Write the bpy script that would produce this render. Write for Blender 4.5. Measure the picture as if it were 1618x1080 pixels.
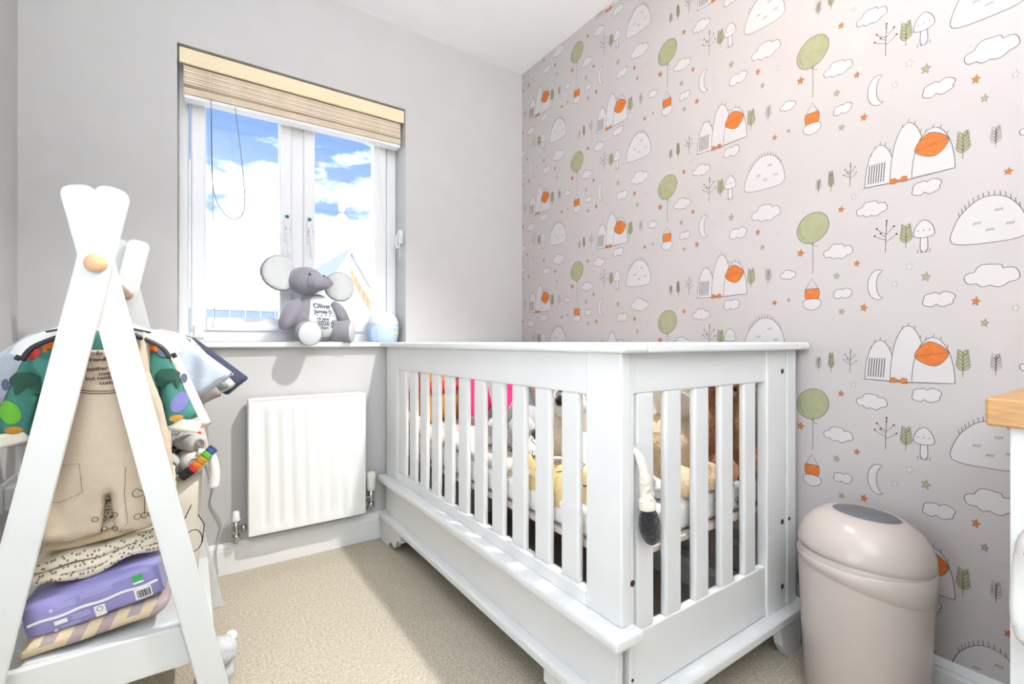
import bpy, bmesh, math, random
from mathutils import Vector, Matrix, noise
random.seed(7)
S = bpy.context.scene
COL = S.collection
for o in list(bpy.data.objects):
    bpy.data.objects.remove(o)
R = math.radians
PI = math.pi

# ------------------------------------------------------------------ camera, sky, sun, exposure
cam_d = bpy.data.cameras.new('camera')
cam = bpy.data.objects.new('camera', cam_d); COL.objects.link(cam)
cam.location = (0, 0, 0.90)
cam.rotation_euler = (R(90), 0, R(-34.5))
cam_d.sensor_width = 36; cam_d.lens = 16.51; cam_d.clip_start = 0.02
S.camera = cam
vs = S.view_settings
vs.view_transform = 'Standard'; vs.look = 'None'; vs.gamma = 1; vs.use_curve_mapping = False
vs.exposure = 0.30

def L(c):
    """sRGB 0-255 -> linear rgba"""
    def f(v):
        v /= 255
        return v / 12.92 if v <= .04045 else ((v + .055) / 1.055) ** 2.4
    return (f(c[0]), f(c[1]), f(c[2]), 1)

world = bpy.data.worlds.new('World'); S.world = world
world.use_nodes = True
nt = world.node_tree; N = nt.nodes; K = nt.links
N.clear()
def nn(t, **kw):
    n = N.new(t)
    for k, v in kw.items():
        setattr(n, k, v)
    return n
tc = nn('ShaderNodeTexCoord'); sep = nn('ShaderNodeSeparateXYZ'); K.new(tc.outputs['Generated'], sep.inputs[0])
mp = nn('ShaderNodeMapping'); mp.inputs['Scale'].default_value = (1.0, 1.0, 3.0)
K.new(tc.outputs['Generated'], mp.inputs[0])
nz = nn('ShaderNodeTexNoise'); nz.inputs['Scale'].default_value = 5.5; nz.inputs['Detail'].default_value = 9
nz.inputs['Roughness'].default_value = .58; nz.inputs['Distortion'].default_value = .35
K.new(mp.outputs[0], nz.inputs['Vector'])
elev = nn('ShaderNodeMapRange'); elev.inputs[1].default_value = .05; elev.inputs[2].default_value = .42
elev.inputs[3].default_value = .34; elev.inputs[4].default_value = -.17
K.new(sep.outputs[2], elev.inputs[0])
ad = nn('ShaderNodeMath', operation='ADD'); K.new(nz.outputs[0], ad.inputs[0]); K.new(elev.outputs[0], ad.inputs[1])
cr = nn('ShaderNodeValToRGB'); cr.color_ramp.elements[0].position = .44; cr.color_ramp.elements[1].position = .78
K.new(ad.outputs[0], cr.inputs[0])
blue = nn('ShaderNodeValToRGB')
blue.color_ramp.elements[0].position = .1; blue.color_ramp.elements[0].color = (.36, .56, .90, 1)
blue.color_ramp.elements[1].position = .7; blue.color_ramp.elements[1].color = (.12, .30, .75, 1)
K.new(sep.outputs[2], blue.inputs[0])
mx = nn('ShaderNodeMix', data_type='RGBA')
K.new(cr.outputs[0], mx.inputs[0]); K.new(blue.outputs[0], mx.inputs[6]); mx.inputs[7].default_value = (3.6, 3.8, 4.1, 1)
bg = nn('ShaderNodeBackground'); bg.inputs[1].default_value = 1.0
K.new(mx.outputs[2], bg.inputs[0])
wo = nn('ShaderNodeOutputWorld'); K.new(bg.outputs[0], wo.inputs[0])

# the sun stands high behind the house and lights the buildings outside
sd = bpy.data.lights.new('sun', 'SUN'); sd.energy = 3.0; sd.angle = R(.6); sd.color = (1, .955, .88)
sun = bpy.data.objects.new('sun', sd); COL.objects.link(sun)
sun.rotation_euler = Vector((-.30, .75, -1.05)).to_track_quat('-Z', 'Y').to_euler()
# added fill light at the made-up left-wall window, outside the frame
ld = bpy.data.lights.new('added_side_fill', 'AREA'); ld.shape = 'RECTANGLE'; ld.size = .74; ld.size_y = 1.22
ld.energy = 2.8; ld.color = (.86, .94, 1)
lo = bpy.data.objects.new('added_side_fill', ld); COL.objects.link(lo)
lo.location = (-.44, .30, 1.08); lo.rotation_euler = (R(90), 0, R(-90))
# added fill lamp behind the camera, unseen, washing the ceiling
cd_ = bpy.data.lights.new('fill_uplighter_light', 'AREA'); cd_.shape = 'DISK'; cd_.size = .34
cd_.energy = 54; cd_.color = (.90, .96, 1)
co_ = bpy.data.objects.new('fill_uplighter_light', cd_); COL.objects.link(co_); co_.location = (-.20, -.74, 1.42); co_.rotation_euler = (R(180), 0, 0)

# ------------------------------------------------------------------ helpers
MATS = {}
def mat(name, rgb, rough=.5, bump=0, bscale=100, var=0, vscale=8, spec=.5, metal=0, alpha=1, trans=0, sheen=0, emit=0, detail=3, stretch=None, bdist=.002):
    m = bpy.data.materials.new(name); m.use_nodes = True
    t = m.node_tree; b = t.nodes['Principled BSDF']
    col = L(rgb)
    b.inputs['Base Color'].default_value = col
    b.inputs['Roughness'].default_value = rough
    b.inputs['Specular IOR Level'].default_value = spec
    b.inputs['Metallic'].default_value = metal
    b.inputs['Alpha'].default_value = alpha
    b.inputs['Transmission Weight'].default_value = trans
    b.inputs['Sheen Weight'].default_value = sheen
    if emit:
        b.inputs['Emission Color'].default_value = col; b.inputs['Emission Strength'].default_value = emit
    tcn = t.nodes.new('ShaderNodeTexCoord')
    src = tcn.outputs['Object']
    if stretch:
        mpn = t.nodes.new('ShaderNodeMapping'); mpn.inputs['Scale'].default_value = stretch
        t.links.new(src, mpn.inputs[0]); src = mpn.outputs[0]
    n2 = t.nodes.new('ShaderNodeTexNoise'); n2.inputs['Scale'].default_value = vscale; n2.inputs['Detail'].default_value = 4
    t.links.new(src, n2.inputs['Vector'])
    v = var if var else .015
    cr_ = t.nodes.new('ShaderNodeValToRGB')
    cr_.color_ramp.elements[0].position = .3; cr_.color_ramp.elements[1].position = .7
    cr_.color_ramp.elements[0].color = tuple(max(0, x * (1 - v)) for x in col[:3]) + (1,)
    cr_.color_ramp.elements[1].color = tuple(min(1, x * (1 + v)) for x in col[:3]) + (1,)
    t.links.new(n2.outputs[0], cr_.inputs[0]); t.links.new(cr_.outputs[0], b.inputs['Base Color'])
    if bump:
        n = t.nodes.new('ShaderNodeTexNoise'); n.inputs['Scale'].default_value = bscale; n.inputs['Detail'].default_value = detail
        t.links.new(src, n.inputs['Vector'])
        bp = t.nodes.new('ShaderNodeBump'); bp.inputs['Strength'].default_value = bump; bp.inputs['Distance'].default_value = bdist
        t.links.new(n.outputs[0], bp.inputs['Height']); t.links.new(bp.outputs[0], b.inputs['Normal'])
    MATS[name] = m
    return m

def tag(o, label=None, cat=None, group=None, kind=None):
    if label: o['label'] = label
    if cat: o['category'] = cat
    if group: o['group'] = group
    if kind: o['kind'] = kind
    return o

def thing(name, loc, label, cat, group=None, kind=None):
    o = bpy.data.objects.new(name, None); COL.objects.link(o)
    o.location = loc; o.empty_display_size = .05
    return tag(o, label, cat, group, kind)

def link(name, me, m, parent=None, smooth=None):
    o = bpy.data.objects.new(name, me); COL.objects.link(o)
    ms = m if isinstance(m, (list, tuple)) else [m]
    if not me.materials:
        for q in ms:
            me.materials.append(MATS[q] if isinstance(q, str) else q)
    if parent is not None:
        o.parent = parent
        if parent.type == 'EMPTY':
            o.matrix_parent_inverse = (Matrix.Translation(parent.location) @ parent.rotation_euler.to_matrix().to_4x4()).inverted()
    return o

def obj(name, bm, m, parent=None, smooth=False, sub=0, xf=None):
    if xf is not None:
        bm.transform(xf)
    bmesh.ops.recalc_face_normals(bm, faces=bm.faces)
    if smooth:
        for f in bm.faces: f.smooth = True
    me = bpy.data.meshes.new(name); bm.to_mesh(me); bm.free()
    o = link(name, me, m, parent)
    if name in ('line_print', 'leaf_print', 'spot_print', 'small_print', 'barcode', 'stitched_writing', 'stitched_motif', 'scribble_print', 'embroidery', 'loop_print', 'stitching', 'pocket_seam', 'cuff_seam', 'quilting'):
        o['kind'] = 'stuff'
    if sub:
        md = o.modifiers.new('sub', 'SUBSURF'); md.levels = sub; md.render_levels = sub
    return o

def add_box(bm, mn, mx, bev=0, seg=2, rot=None, mi=0):
    b2 = bmesh.new()
    bmesh.ops.create_cube(b2, size=1)
    c = Vector([(a + b) / 2 for a, b in zip(mn, mx)]); d = [b - a for a, b in zip(mn, mx)]
    bmesh.ops.scale(b2, vec=d, verts=b2.verts)
    if bev:
        bmesh.ops.bevel(b2, geom=b2.edges[:], offset=min(bev, min(d) * .45), segments=seg, profile=.5, affect='EDGES')
    if rot is not None: b2.transform(rot)
    b2.transform(Matrix.Translation(c))
    merge(bm, b2, mi)

def merge(bm, b2, mi=0):
    vm = {}
    for v in b2.verts: vm[v] = bm.verts.new(v.co)
    for f in b2.faces:
        try:
            nf = bm.faces.new([vm[v] for v in f.verts]); nf.smooth = f.smooth; nf.material_index = mi
        except ValueError: pass
    b2.free()

def box(name, mn, mx, m, parent=None, bev=.003, rot=None, seg=2):
    bm = bmesh.new(); add_box(bm, mn, mx, bev, seg, rot)
    return obj(name, bm, m, parent)

def frame_from(d):
    d = d.normalized(); u = Vector((0, 0, 1)) if abs(d.z) < .95 else Vector((1, 0, 0))
    a = d.cross(u).normalized(); return a, d.cross(a).normalized()

def add_tube(bm, pts, r, n=8, caps=True):
    pts = [Vector(p) for p in pts]; rings = []
    rr = r if isinstance(r, (list, tuple)) else [r] * len(pts)
    a0 = None
    for i, p in enumerate(pts):
        d = (pts[min(i + 1, len(pts) - 1)] - pts[max(i - 1, 0)])
        if d.length < 1e-9: d = Vector((0, 0, 1))
        d.normalize()
        if a0 is None: a0, b0 = frame_from(d)
        else:
            a0 = (a0 - d * a0.dot(d))
            a0 = a0.normalized() if a0.length > 1e-6 else frame_from(d)[0]
            b0 = d.cross(a0).normalized()
        rings.append([bm.verts.new(p + (a0 * math.cos(2 * PI * k / n) + b0 * math.sin(2 * PI * k / n)) * rr[i]) for k in range(n)])
    for i in range(len(rings) - 1):
        for k in range(n):
            f = bm.faces.new((rings[i][k], rings[i][(k + 1) % n], rings[i + 1][(k + 1) % n], rings[i + 1][k])); f.smooth = True
    if caps:
        bm.faces.new(rings[0][::-1]); bm.faces.new(rings[-1])

def tube(name, pts, r, m, parent=None, n=8):
    bm = bmesh.new(); add_tube(bm, pts, r, n); return obj(name, bm, m, parent)

def smooth_pts(pts, k=6):
    pts = [Vector(p) for p in pts]; out = []
    for i in range(len(pts) - 1):
        p0 = pts[max(i - 1, 0)]; p1 = pts[i]; p2 = pts[i + 1]; p3 = pts[min(i + 2, len(pts) - 1)]
        for j in range(k):
            t = j / k
            out.append(.5 * ((2 * p1) + (p2 - p0) * t + (2 * p0 - 5 * p1 + 4 * p2 - p3) * t * t + (3 * p1 - p0 - 3 * p2 + p3) * t ** 3))
    out.append(pts[-1]); return out

def add_lathe(bm, prof, n=32, sx=1, sy=1):
    rings = []
    for r, z in prof:
        if r < 1e-5: rings.append([bm.verts.new((0, 0, z))])
        else: rings.append([bm.verts.new((r * sx * math.cos(2 * PI * k / n), r * sy * math.sin(2 * PI * k / n), z)) for k in range(n)])
    for i in range(len(rings) - 1):
        a, b = rings[i], rings[i + 1]
        for k in range(n):
            k2 = (k + 1) % n
            if len(a) == 1 and len(b) == 1: continue
            if len(a) == 1: f = bm.faces.new((a[0], b[k], b[k2]))
            elif len(b) == 1: f = bm.faces.new((a[k], a[k2], b[0]))
            else: f = bm.faces.new((a[k], a[k2], b[k2], b[k]))
            f.smooth = True

def lathe(name, prof, m, parent=None, n=32, xf=None, sx=1, sy=1):
    bm = bmesh.new(); add_lathe(bm, prof, n, sx, sy)
    return obj(name, bm, m, parent, xf=xf)

def add_ell(bm, c, r, rot=None, seg=24, rings=16, nz_=0, nsc=30, seed=0):
    b2 = bmesh.new(); bmesh.ops.create_uvsphere(b2, u_segments=seg, v_segments=rings, radius=1)
    for v in b2.verts:
        v.co = Vector((v.co.x * r[0], v.co.y * r[1], v.co.z * r[2]))
    if nz_:
        b2.normal_update()
        for v in b2.verts:
            v.co += v.normal * nz_ * noise.noise(v.co * nsc + Vector((seed * 3.1, seed, 0)))
    if rot is not None: b2.transform(rot)
    b2.transform(Matrix.Translation(c))
    for f in b2.faces: f.smooth = True
    merge(bm, b2)

def ell(name, c, r, m, parent=None, rot=None, nz_=0, nsc=30, seg=24, rings=16, seed=0, xf=None):
    bm = bmesh.new(); add_ell(bm, c, r, rot, seg, rings, nz_, nsc, seed)
    return obj(name, bm, m, parent, smooth=True, xf=xf)

def rotz(a): return Matrix.Rotation(R(a), 4, 'Z')
def rotx(a): return Matrix.Rotation(R(a), 4, 'X')
def roty(a): return Matrix.Rotation(R(a), 4, 'Y')

def prism(name, poly, axis, a, b, m, parent=None, bev=0, xf=None):
    """poly in the two other axes (order x,y,z without axis)"""
    bm = bmesh.new()
    def P(u, v, w):
        return {'x': (w, u, v), 'y': (u, w, v), 'z': (u, v, w)}[axis]
    A = [bm.verts.new(P(u, v, a)) for u, v in poly]; B = [bm.verts.new(P(u, v, b)) for u, v in poly]
    n = len(poly)
    bm.faces.new(A); bm.faces.new(B[::-1])
    for i in range(n): bm.faces.new((A[i], B[i], B[(i + 1) % n], A[(i + 1) % n]))
    if bev:
        es = [e for e in bm.edges]
        bmesh.ops.bevel(bm, geom=es, offset=bev, segments=2, profile=.5, affect='EDGES')
    return obj(name, bm, m, parent, xf=xf)

def inside(p, poly):
    x, y = p; c = False; n = len(poly)
    for i in range(n):
        x1, y1 = poly[i]; x2, y2 = poly[(i + 1) % n]
        if (y1 > y) != (y2 > y) and x < (x2 - x1) * (y - y1) / (y2 - y1) + x1: c = not c
    return c
def near(p, poly):
    best = 1e9; bp = None; n = len(poly)
    for i in range(n):
        ax, ay = poly[i]; bx, by = poly[(i + 1) % n]
        dx, dy = bx - ax, by - ay; l2 = dx * dx + dy * dy or 1e-12
        t = max(0, min(1, ((p[0] - ax) * dx + (p[1] - ay) * dy) / l2))
        q = (ax + t * dx, ay + t * dy); d = math.hypot(p[0] - q[0], p[1] - q[1])
        if d < best: best = d; bp = q
    return best, bp

def spl(pts, k=5):
    p = [Vector((a, b, 0)) for a, b in pts]; n = len(p); out = []
    for i in range(n):
        p0, p1, p2, p3 = p[i - 1], p[i], p[(i + 1) % n], p[(i + 2) % n]
        for j in range(k):
            t = j / k
            q = .5 * ((2 * p1) + (p2 - p0) * t + (2 * p0 - 5 * p1 + 4 * p2 - p3) * t * t + (3 * p1 - p0 - 3 * p2 + p3) * t ** 3)
            out.append((q.x, q.y))
    return out

class Pillow:
    """a stuffed or hanging flat shape: outline in (u,v), front towards -w"""
    def __init__(s, poly, thick, soft=.03, fold=None):
        s.poly = poly; s.t = thick; s.soft = soft; s.fold = fold or (lambda u, v: 0)
    def h(s, u, v):
        d, _ = near((u, v), s.poly) if inside((u, v), s.poly) else (0, None)
        k = min(1, d / s.soft); return s.t / 2 * math.sqrt(max(0, 1 - (1 - k) ** 2))
    def front(s, u, v): return s.fold(u, v) - s.h(u, v)
    def mesh(s, res=.008):
        us = [p[0] for p in s.poly]; vs_ = [p[1] for p in s.poly]
        u0, v0 = min(us) - res, min(vs_) - res
        nu = int((max(us) - u0) / res) + 2; nv = int((max(vs_) - v0) / res) + 2
        cells = [(i, j) for i in range(nu) for j in range(nv) if inside((u0 + (i + .5) * res, v0 + (j + .5) * res), s.poly)]
        cnt = {}
        for i, j in cells:
            for q in ((i, j), (i + 1, j), (i + 1, j + 1), (i, j + 1)): cnt[q] = cnt.get(q, 0) + 1
        bm = bmesh.new(); F = {}; B = {}
        for q, c in cnt.items():
            u, v = u0 + q[0] * res, v0 + q[1] * res
            if c < 4:
                _, (u, v) = near((u, v), s.poly); w = s.fold(u, v)
                F[q] = B[q] = bm.verts.new((u, w, v))
            else:
                h = s.h(u, v); w = s.fold(u, v)
                F[q] = bm.verts.new((u, w - h, v)); B[q] = bm.verts.new((u, w + h, v))
        for i, j in cells:
            qs = ((i, j), (i + 1, j), (i + 1, j + 1), (i, j + 1))
            for M_, rev in ((F, False), (B, True)):
                vv = [M_[q] for q in qs]
                try:
                    f = bm.faces.new(vv[::-1] if rev else vv); f.smooth = True
                except ValueError: pass
        return bm

def add_fill(bm, pts3, mi=0):
    try:
        f = bm.faces.new([bm.verts.new(p) for p in pts3]); f.material_index = mi
    except ValueError: pass
def add_ribbon(bm, pts2, w, place, mi=0, closed=False):
    n = len(pts2); A = []; B = []
    for i in range(n):
        if closed: p, q = pts2[i - 1], pts2[(i + 1) % n]
        else: p, q = pts2[max(i - 1, 0)], pts2[min(i + 1, n - 1)]
        dx, dy = q[0] - p[0], q[1] - p[1]; l = math.hypot(dx, dy) or 1
        nx, ny = -dy / l * w / 2, dx / l * w / 2
        A.append(bm.verts.new(place(pts2[i][0] + nx, pts2[i][1] + ny))); B.append(bm.verts.new(place(pts2[i][0] - nx, pts2[i][1] - ny)))
    for i in range(n if closed else n - 1):
        j = (i + 1) % n
        f = bm.faces.new((A[i], A[j], B[j], B[i])); f.material_index = mi

def text2d(body, size, bold=0):
    cu = bpy.data.curves.new('txt', 'FONT'); cu.body = body; cu.size = size; cu.resolution_u = 3; cu.offset = bold; cu.fill_mode = 'FRONT'
    o = bpy.data.objects.new('txt', cu); COL.objects.link(o)
    dg = bpy.context.evaluated_depsgraph_get()
    me = bpy.data.meshes.new_from_object(o.evaluated_get(dg))
    V = [(v.co.x, v.co.y) for v in me.vertices]; Fc = [tuple(p.vertices) for p in me.polygons]
    bpy.data.objects.remove(o); bpy.data.curves.remove(cu); bpy.data.meshes.remove(me)
    return V, Fc
def add_text(bm, body, size, place, mi=0, rot=0, ox=0, oy=0):
    V, Fc = text2d(body, size, size * .022); c, s_ = math.cos(R(rot)), math.sin(R(rot))
    vv = [bm.verts.new(place(ox + x * c - y * s_, oy + x * s_ + y * c)) for x, y in V]
    for f in Fc:
        try:
            q = bm.faces.new([vv[i] for i in f]); q.material_index = mi
        except ValueError: pass

# ------------------------------------------------------------------ materials
mat('wall_paint', (204, 203, 202), .85, .06, 220)
mat('ceiling_paint', (249, 250, 252), .9, .04, 200)
mat('wallpaper', (192, 186, 184), .8, .03, 300)
mat('white_gloss', (243, 244, 243), .32, 0)
mat('white_satin', (234, 235, 234), .42, 0)
mat('rail_white', (220, 223, 221), .42, 0)
mat('upvc', (243, 245, 247), .25, 0)
mat('radiator_white', (244, 245, 243), .3, 0)
mat('carpet', (203, 193, 174), 1, 1.0, 170, .22, 130, spec=.1, detail=6, bdist=.006)
mat('print_line', (92, 84, 80), .8)
mat('print_faint', (150, 144, 140), .8)
mat('print_white', (203, 199, 198), .8)
mat('print_orange', (205, 112, 44), .8, 0, 100, .1, 90)
mat('print_green', (160, 162, 126), .8, 0, 100, .06, 60)
mat('chrome', (200, 200, 200), .15, metal=1)
mat('plastic_white', (240, 240, 238), .35)
mat('plastic_cream', (238, 236, 228), .4)
mat('ply', (214, 200, 190), .7, .05, 60, .05, 12)
mat('beech', (222, 178, 136), .5, .05, 60, .06, 12, stretch=(1, 8, 1))
mat('oak', (196, 150, 96), .45, .08, 40, .16, 26, stretch=(10, 1, 10))
mat('hole_brown', (70, 42, 34), .5)
mat('dark_wood', (84, 66, 58), .7)
mat('bin_plastic', (197, 186, 179), .22, spec=.5)
mat('bin_grey', (104, 106, 112), .5, .2, 300)
mat('bin_dark', (150, 140, 135), .3)
mat('blind_slat', (246, 230, 208), .6, .05, 80, .09, 30, stretch=(.6, 8, 8))
mat('blind_board', (242, 226, 190), .5, .03, 60, .03, 12, stretch=(.6, 8, 8))
mat('cord_white', (235, 235, 232), .6)
mat('cord_grey', (196, 196, 194), .6)
mat('cord_dark', (120, 124, 132), .6)
mat('teal_button', (0, 128, 106), .35)
mat('felt_grey', (140, 138, 147), .95, .5, 260, .10, 30, sheen=.4)
mat('felt_pale', (206, 209, 211), .95, .25, 240, .02, 30)
mat('embroid', (62, 72, 92), .8)
mat('black_gloss', (14, 14, 16), .15)
mat('nl_blue', (160, 186, 222), .4)
mat('nl_pale', (190, 212, 236), .4)
mat('nl_dome', (226, 229, 234), .5)
mat('amber', (226, 180, 90), .4)
mat('fab_beige', (206, 190, 168), .95, .45, 420, .05, 20)
mat('fab_teal', (72, 136, 124), .95, .3, 420, .07, 20)
mat('fab_blue', (196, 206, 219), .95, .7, 200, .05, 40, stretch=(1, 1, 3))
mat('fab_cream', (236, 229, 214), .95, .4, 300, .03, 20)
mat('fab_white', (240, 239, 236), .95, .3, 300, .02, 20)
mat('fab_grey', (164, 158, 156), .95, .4, 300, .05, 20)
mat('fab_sage', (138, 158, 152), .95, .4, 300, .05, 20)
mat('fab_pale_grey', (208, 206, 204), .95, .4, 300, .04, 20)
mat('fab_navy', (68, 74, 98), .9, .4, 300, .06, 20)
mat('fab_blush', (232, 212, 198), .95, .4, 300, .04, 20)
mat('fab_orange', (232, 122, 40), .95, .3, 300, .05, 30)
mat('fab_red', (206, 58, 58), .95, .3, 300, .05, 30)
mat('fab_green', (110, 190, 60), .95, .3, 300, .05, 30)
mat('fab_dkgreen', (48, 88, 76), .95, .3, 300, .05, 30)
mat('fab_slate', (100, 106, 130), .95, .3, 300, .05, 30)
mat('fab_violet', (124, 124, 180), .95, .3, 300, .05, 30)
mat('fab_mustard', (200, 148, 50), .95, .3, 300, .05, 30)
mat('fab_pink', (232, 52, 128), .95, .3, 300, .05, 30)
mat('fab_black', (34, 33, 36), .9, .5, 300, .05, 30)
mat('fab_brown', (98, 72, 58), .9)
mat('fab_blue_strong', (60, 90, 170), .9)
mat('hanger_black', (44, 44, 47), .45)
mat('nappy', (150, 146, 202), .22, .35, 26, .05, 18, detail=4)
mat('nappy_text', (206, 204, 234), .4)
mat('label_white', (240, 240, 240), .4)
mat('label_green', (60, 170, 90), .4)
mat('film', (225, 225, 240), .08, .6, 30, alpha=.28)
mat('muslin', (240, 230, 208), .98, .6, 130, .03, 20)
mat('knit_cream', (224, 206, 172), .98, .9, 170, .05, 30)
mat('knit_mauve', (178, 162, 162), .98, .9, 170, .05, 30)
mat('muslin_grey', (204, 208, 210), .98, .6, 110, .05, 20)
mat('dot_grey', (140, 132, 122), .9)
mat('canvas', (216, 208, 194), .95, .4, 400, .03, 20)
mat('fur_cream', (240, 232, 214), 1, 1.0, 70, .08, 25, sheen=.5, detail=6, bdist=.01)
mat('fur_white', (244, 243, 240), 1, 1.0, 70, .04, 25, sheen=.5, detail=6, bdist=.01)
mat('fur_peach', (236, 208, 172), 1, 1.0, 70, .10, 25, sheen=.5, detail=6, bdist=.01)
mat('fur_brown', (172, 118, 82), 1, 1.0, 70, .20, 25, sheen=.4, detail=6, bdist=.01)
mat('fur_tan', (202, 158, 110), 1, 1.0, 70, .16, 25, sheen=.4, detail=6, bdist=.01)
mat('fur_grey', (206, 206, 204), 1, 1.0, 70, .10, 25, sheen=.5, detail=6, bdist=.01)
mat('fur_black', (30, 30, 34), 1, 1.0, 70, .1, 25, sheen=.3, detail=6, bdist=.01)
mat('pillow_grey', (180, 180, 187), .95, .3, 200, .03, 10)
mat('pillow_beige', (220, 202, 186), .95, .3, 200, .03, 10)
mat('quilt', (222, 218, 213), .95, .3, 200, .03, 10)
mat('quilt_yellow', (232, 208, 150), .95, .3, 200, .06, 10)
mat('brick_far', (236, 150, 112), .9, .3, 30, .12, 10)
mat('render_far', (250, 248, 244), .9)
mat('roof_far', (186, 192, 202), .8, .2, 5, .05, 2)
mat('roof_grey', (150, 168, 182), .8, .2, 3, .07, 2)
mat('ground_far', (222, 222, 220), .9)
mat('lamp_shade', (250, 236, 214), .8)
mat('lamp_bulb', (255, 214, 170), .4, emit=6)
g = bpy.data.materials.new('window_glass'); g.use_nodes = True
gt = g.node_tree; gt.nodes.clear()
go = gt.nodes.new('ShaderNodeOutputMaterial'); gm = gt.nodes.new('ShaderNodeMixShader'); gm.inputs[0].default_value = .05
g1 = gt.nodes.new('ShaderNodeBsdfTransparent'); g2 = gt.nodes.new('ShaderNodeBsdfGlossy'); g2.inputs['Roughness'].default_value = .02
gt.links.new(g1.outputs[0], gm.inputs[1]); gt.links.new(g2.outputs[0], gm.inputs[2]); gt.links.new(gm.outputs[0], go.inputs[0])
MATS['window_glass'] = g

# ------------------------------------------------------------------ room shell
XL, XR, YB, YF, HC = -.454, 1.540, -1.0, 2.141, 2.40
def struct(o): return tag(o, kind='structure')
struct(box('floor', (XL - .1, YB - .1, -.1), (XR + .1, YF + .2, 0), 'carpet', bev=0))
struct(box('ceiling', (XL - .1, YB - .1, HC), (XR + .1, YF + .2, HC + .1), 'ceiling_paint', bev=0))
wall_right = struct(box('wall_right', (XR, YB - .1, 0), (XR + .1, YF + .2, HC), 'wallpaper', bev=0))
# window wall with an opening
OX0, OX1, OZ0, OZ1 = -.037, .854, .880, 2.013
WT = .20
bm = bmesh.new()
for mn, mxx in (((XL, YF, 0), (OX0, YF + WT, HC)), ((OX1, YF, 0), (XR, YF + WT, HC)), ((OX0, YF, 0), (OX1, YF + WT, OZ0)), ((OX0, YF, OZ1), (OX1, YF + WT, HC))):
    add_box(bm, mn, mxx)
struct(obj('wall_front', bm, 'wall_paint'))
struct(box('wall_back', (XL, YB - .1, 0), (XR, YB, HC), 'wall_paint', bev=0))
# left wall; its opening and window are added for the side fill, unseen
BY0, BY1, BZ0, BZ1 = -.11, .71, .43, 1.74
bm = bmesh.new()
for mn, mxx in (((XL - .1, YB - .1, 0), (XL, BY0, HC)), ((XL - .1, BY1, 0), (XL, YF + .2, HC)), ((XL - .1, BY0, BZ1), (XL, BY1, HC)), ((XL - .1, BY0, 0), (XL, BY1, BZ0))):
    add_box(bm, mn, mxx)
struct(obj('wall_left', bm, 'wall_paint'))
w2 = thing('added_window', (XL - .05, (BY0 + BY1) / 2, BZ0), None, None, kind='structure')
bm = bmesh.new()
for mn, mxx in (((XL - .08, BY0, BZ0), (XL - .02, BY0 + .03, BZ1)), ((XL - .08, BY1 - .03, BZ0), (XL - .02, BY1, BZ1)), ((XL - .08, BY0, BZ1 - .03), (XL - .02, BY1, BZ1)), ((XL - .08, BY0, BZ0), (XL - .02, BY1, BZ0 + .03))):
    add_box(bm, mn, mxx, .004)
obj('window_frame', bm, 'upvc', w2)
box('pane', (XL - .056, BY0 + .03, BZ0 + .03), (XL - .05, BY1 - .03, BZ1 - .03), 'window_glass', w2, bev=0)

# skirting boards: profile in (depth, z)
SK = [(0, 0), (.016, 0), (.016, .088), (.013, .096), (.013, .102), (.008, .112), (.004, .118), (0, .118)]
struct(prism('baseboard_front', [(YF - d, z) for d, z in SK], 'x', XL, XR, 'white_gloss'))
struct(prism('baseboard_right', [(XR - d, z) for d, z in SK], 'y', YB, YF - .016, 'white_gloss'))
struct(prism('baseboard_left', [(XL + d, z) for d, z in SK], 'y', YB, YF - .016, 'white_gloss'))

# ------------------------------------------------------------------ window_1
w1 = thing('window_1', ((OX0 + OX1) / 2, 2.30, .88), None, None, kind='structure')
WY0, WY1 = 2.268, 2.33
fr = bmesh.new()
FZ0, FZ1 = .90, OZ1
for mn, mxx in (((OX0, WY0, FZ0), (.000, WY1, FZ1)), ((.806, WY0, FZ0), (OX1, WY1, FZ1)), ((.0, WY0, FZ0), (.806, WY1, FZ0 + .045)), ((.0, WY0, FZ1 - .045), (.806, WY1, FZ1)), ((.372, WY0, FZ0 + .045), (.424, WY1, FZ1 - .045))):
    add_box(fr, mn, mxx, .006)
obj('window_frame', fr, 'upvc', w1)
SY0, SY1 = 2.256, 2.31
for a, b in ((.004, .374), (.422, .802)):
    q = bmesh.new(); z0, z1 = FZ0 + .046, FZ1 - .046; e = .052
    if a > .3: e2 = .064; e1 = .048
    else: e1 = .052; e2 = .050
    for mn, mxx in (((a, SY0, z0), (a + e1, SY1, z1)), ((b - e2, SY0, z0), (b, SY1, z1)), ((a + e1, SY0, z0), (b - e2, SY1, z0 + .055)), ((a + e1, SY0, z1 - .055), (b - e2, SY1, z1))):
        add_box(q, mn, mxx, .008, 3)
    sash = obj('sash', q, 'upvc', w1)
    box('pane', (a + e1 - .004, 2.285, z0 + .05), (b - e2 + .004, 2.291, z1 - .05), 'window_glass', sash, bev=0)
    hx = (b - .022) if a < .3 else (a + .022)
    hb = bmesh.new()
    add_box(hb, (hx - .012, 2.246, 1.34), (hx + .012, 2.257, 1.46), .005, 3)
    add_box(hb, (hx - .009, 2.226, 1.37), (hx + .009, 2.248, 1.40), .005, 3)
    add_tube(hb, smooth_pts([(hx, 2.236, 1.405), (hx, 2.222, 1.38), (hx + .003, 2.220, 1.33), (hx + .006, 2.223, 1.275)]), [.008] * 13 + [.007] * 5 + [.005], 8)
    hd = obj('window_handle', hb, 'plastic_white', sash)
    for zz, rr in ((1.447, .008), (1.388, .0095)):
        yb = 2.246 if zz > 1.4 else 2.226
        lathe('button', [(0, .004), (rr * .8, .004), (rr, .002), (rr, 0), (0, 0)], 'teal_button', sash, 14,
              xf=Matrix.Translation((hx, yb, zz)) @ rotx(90))
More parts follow.
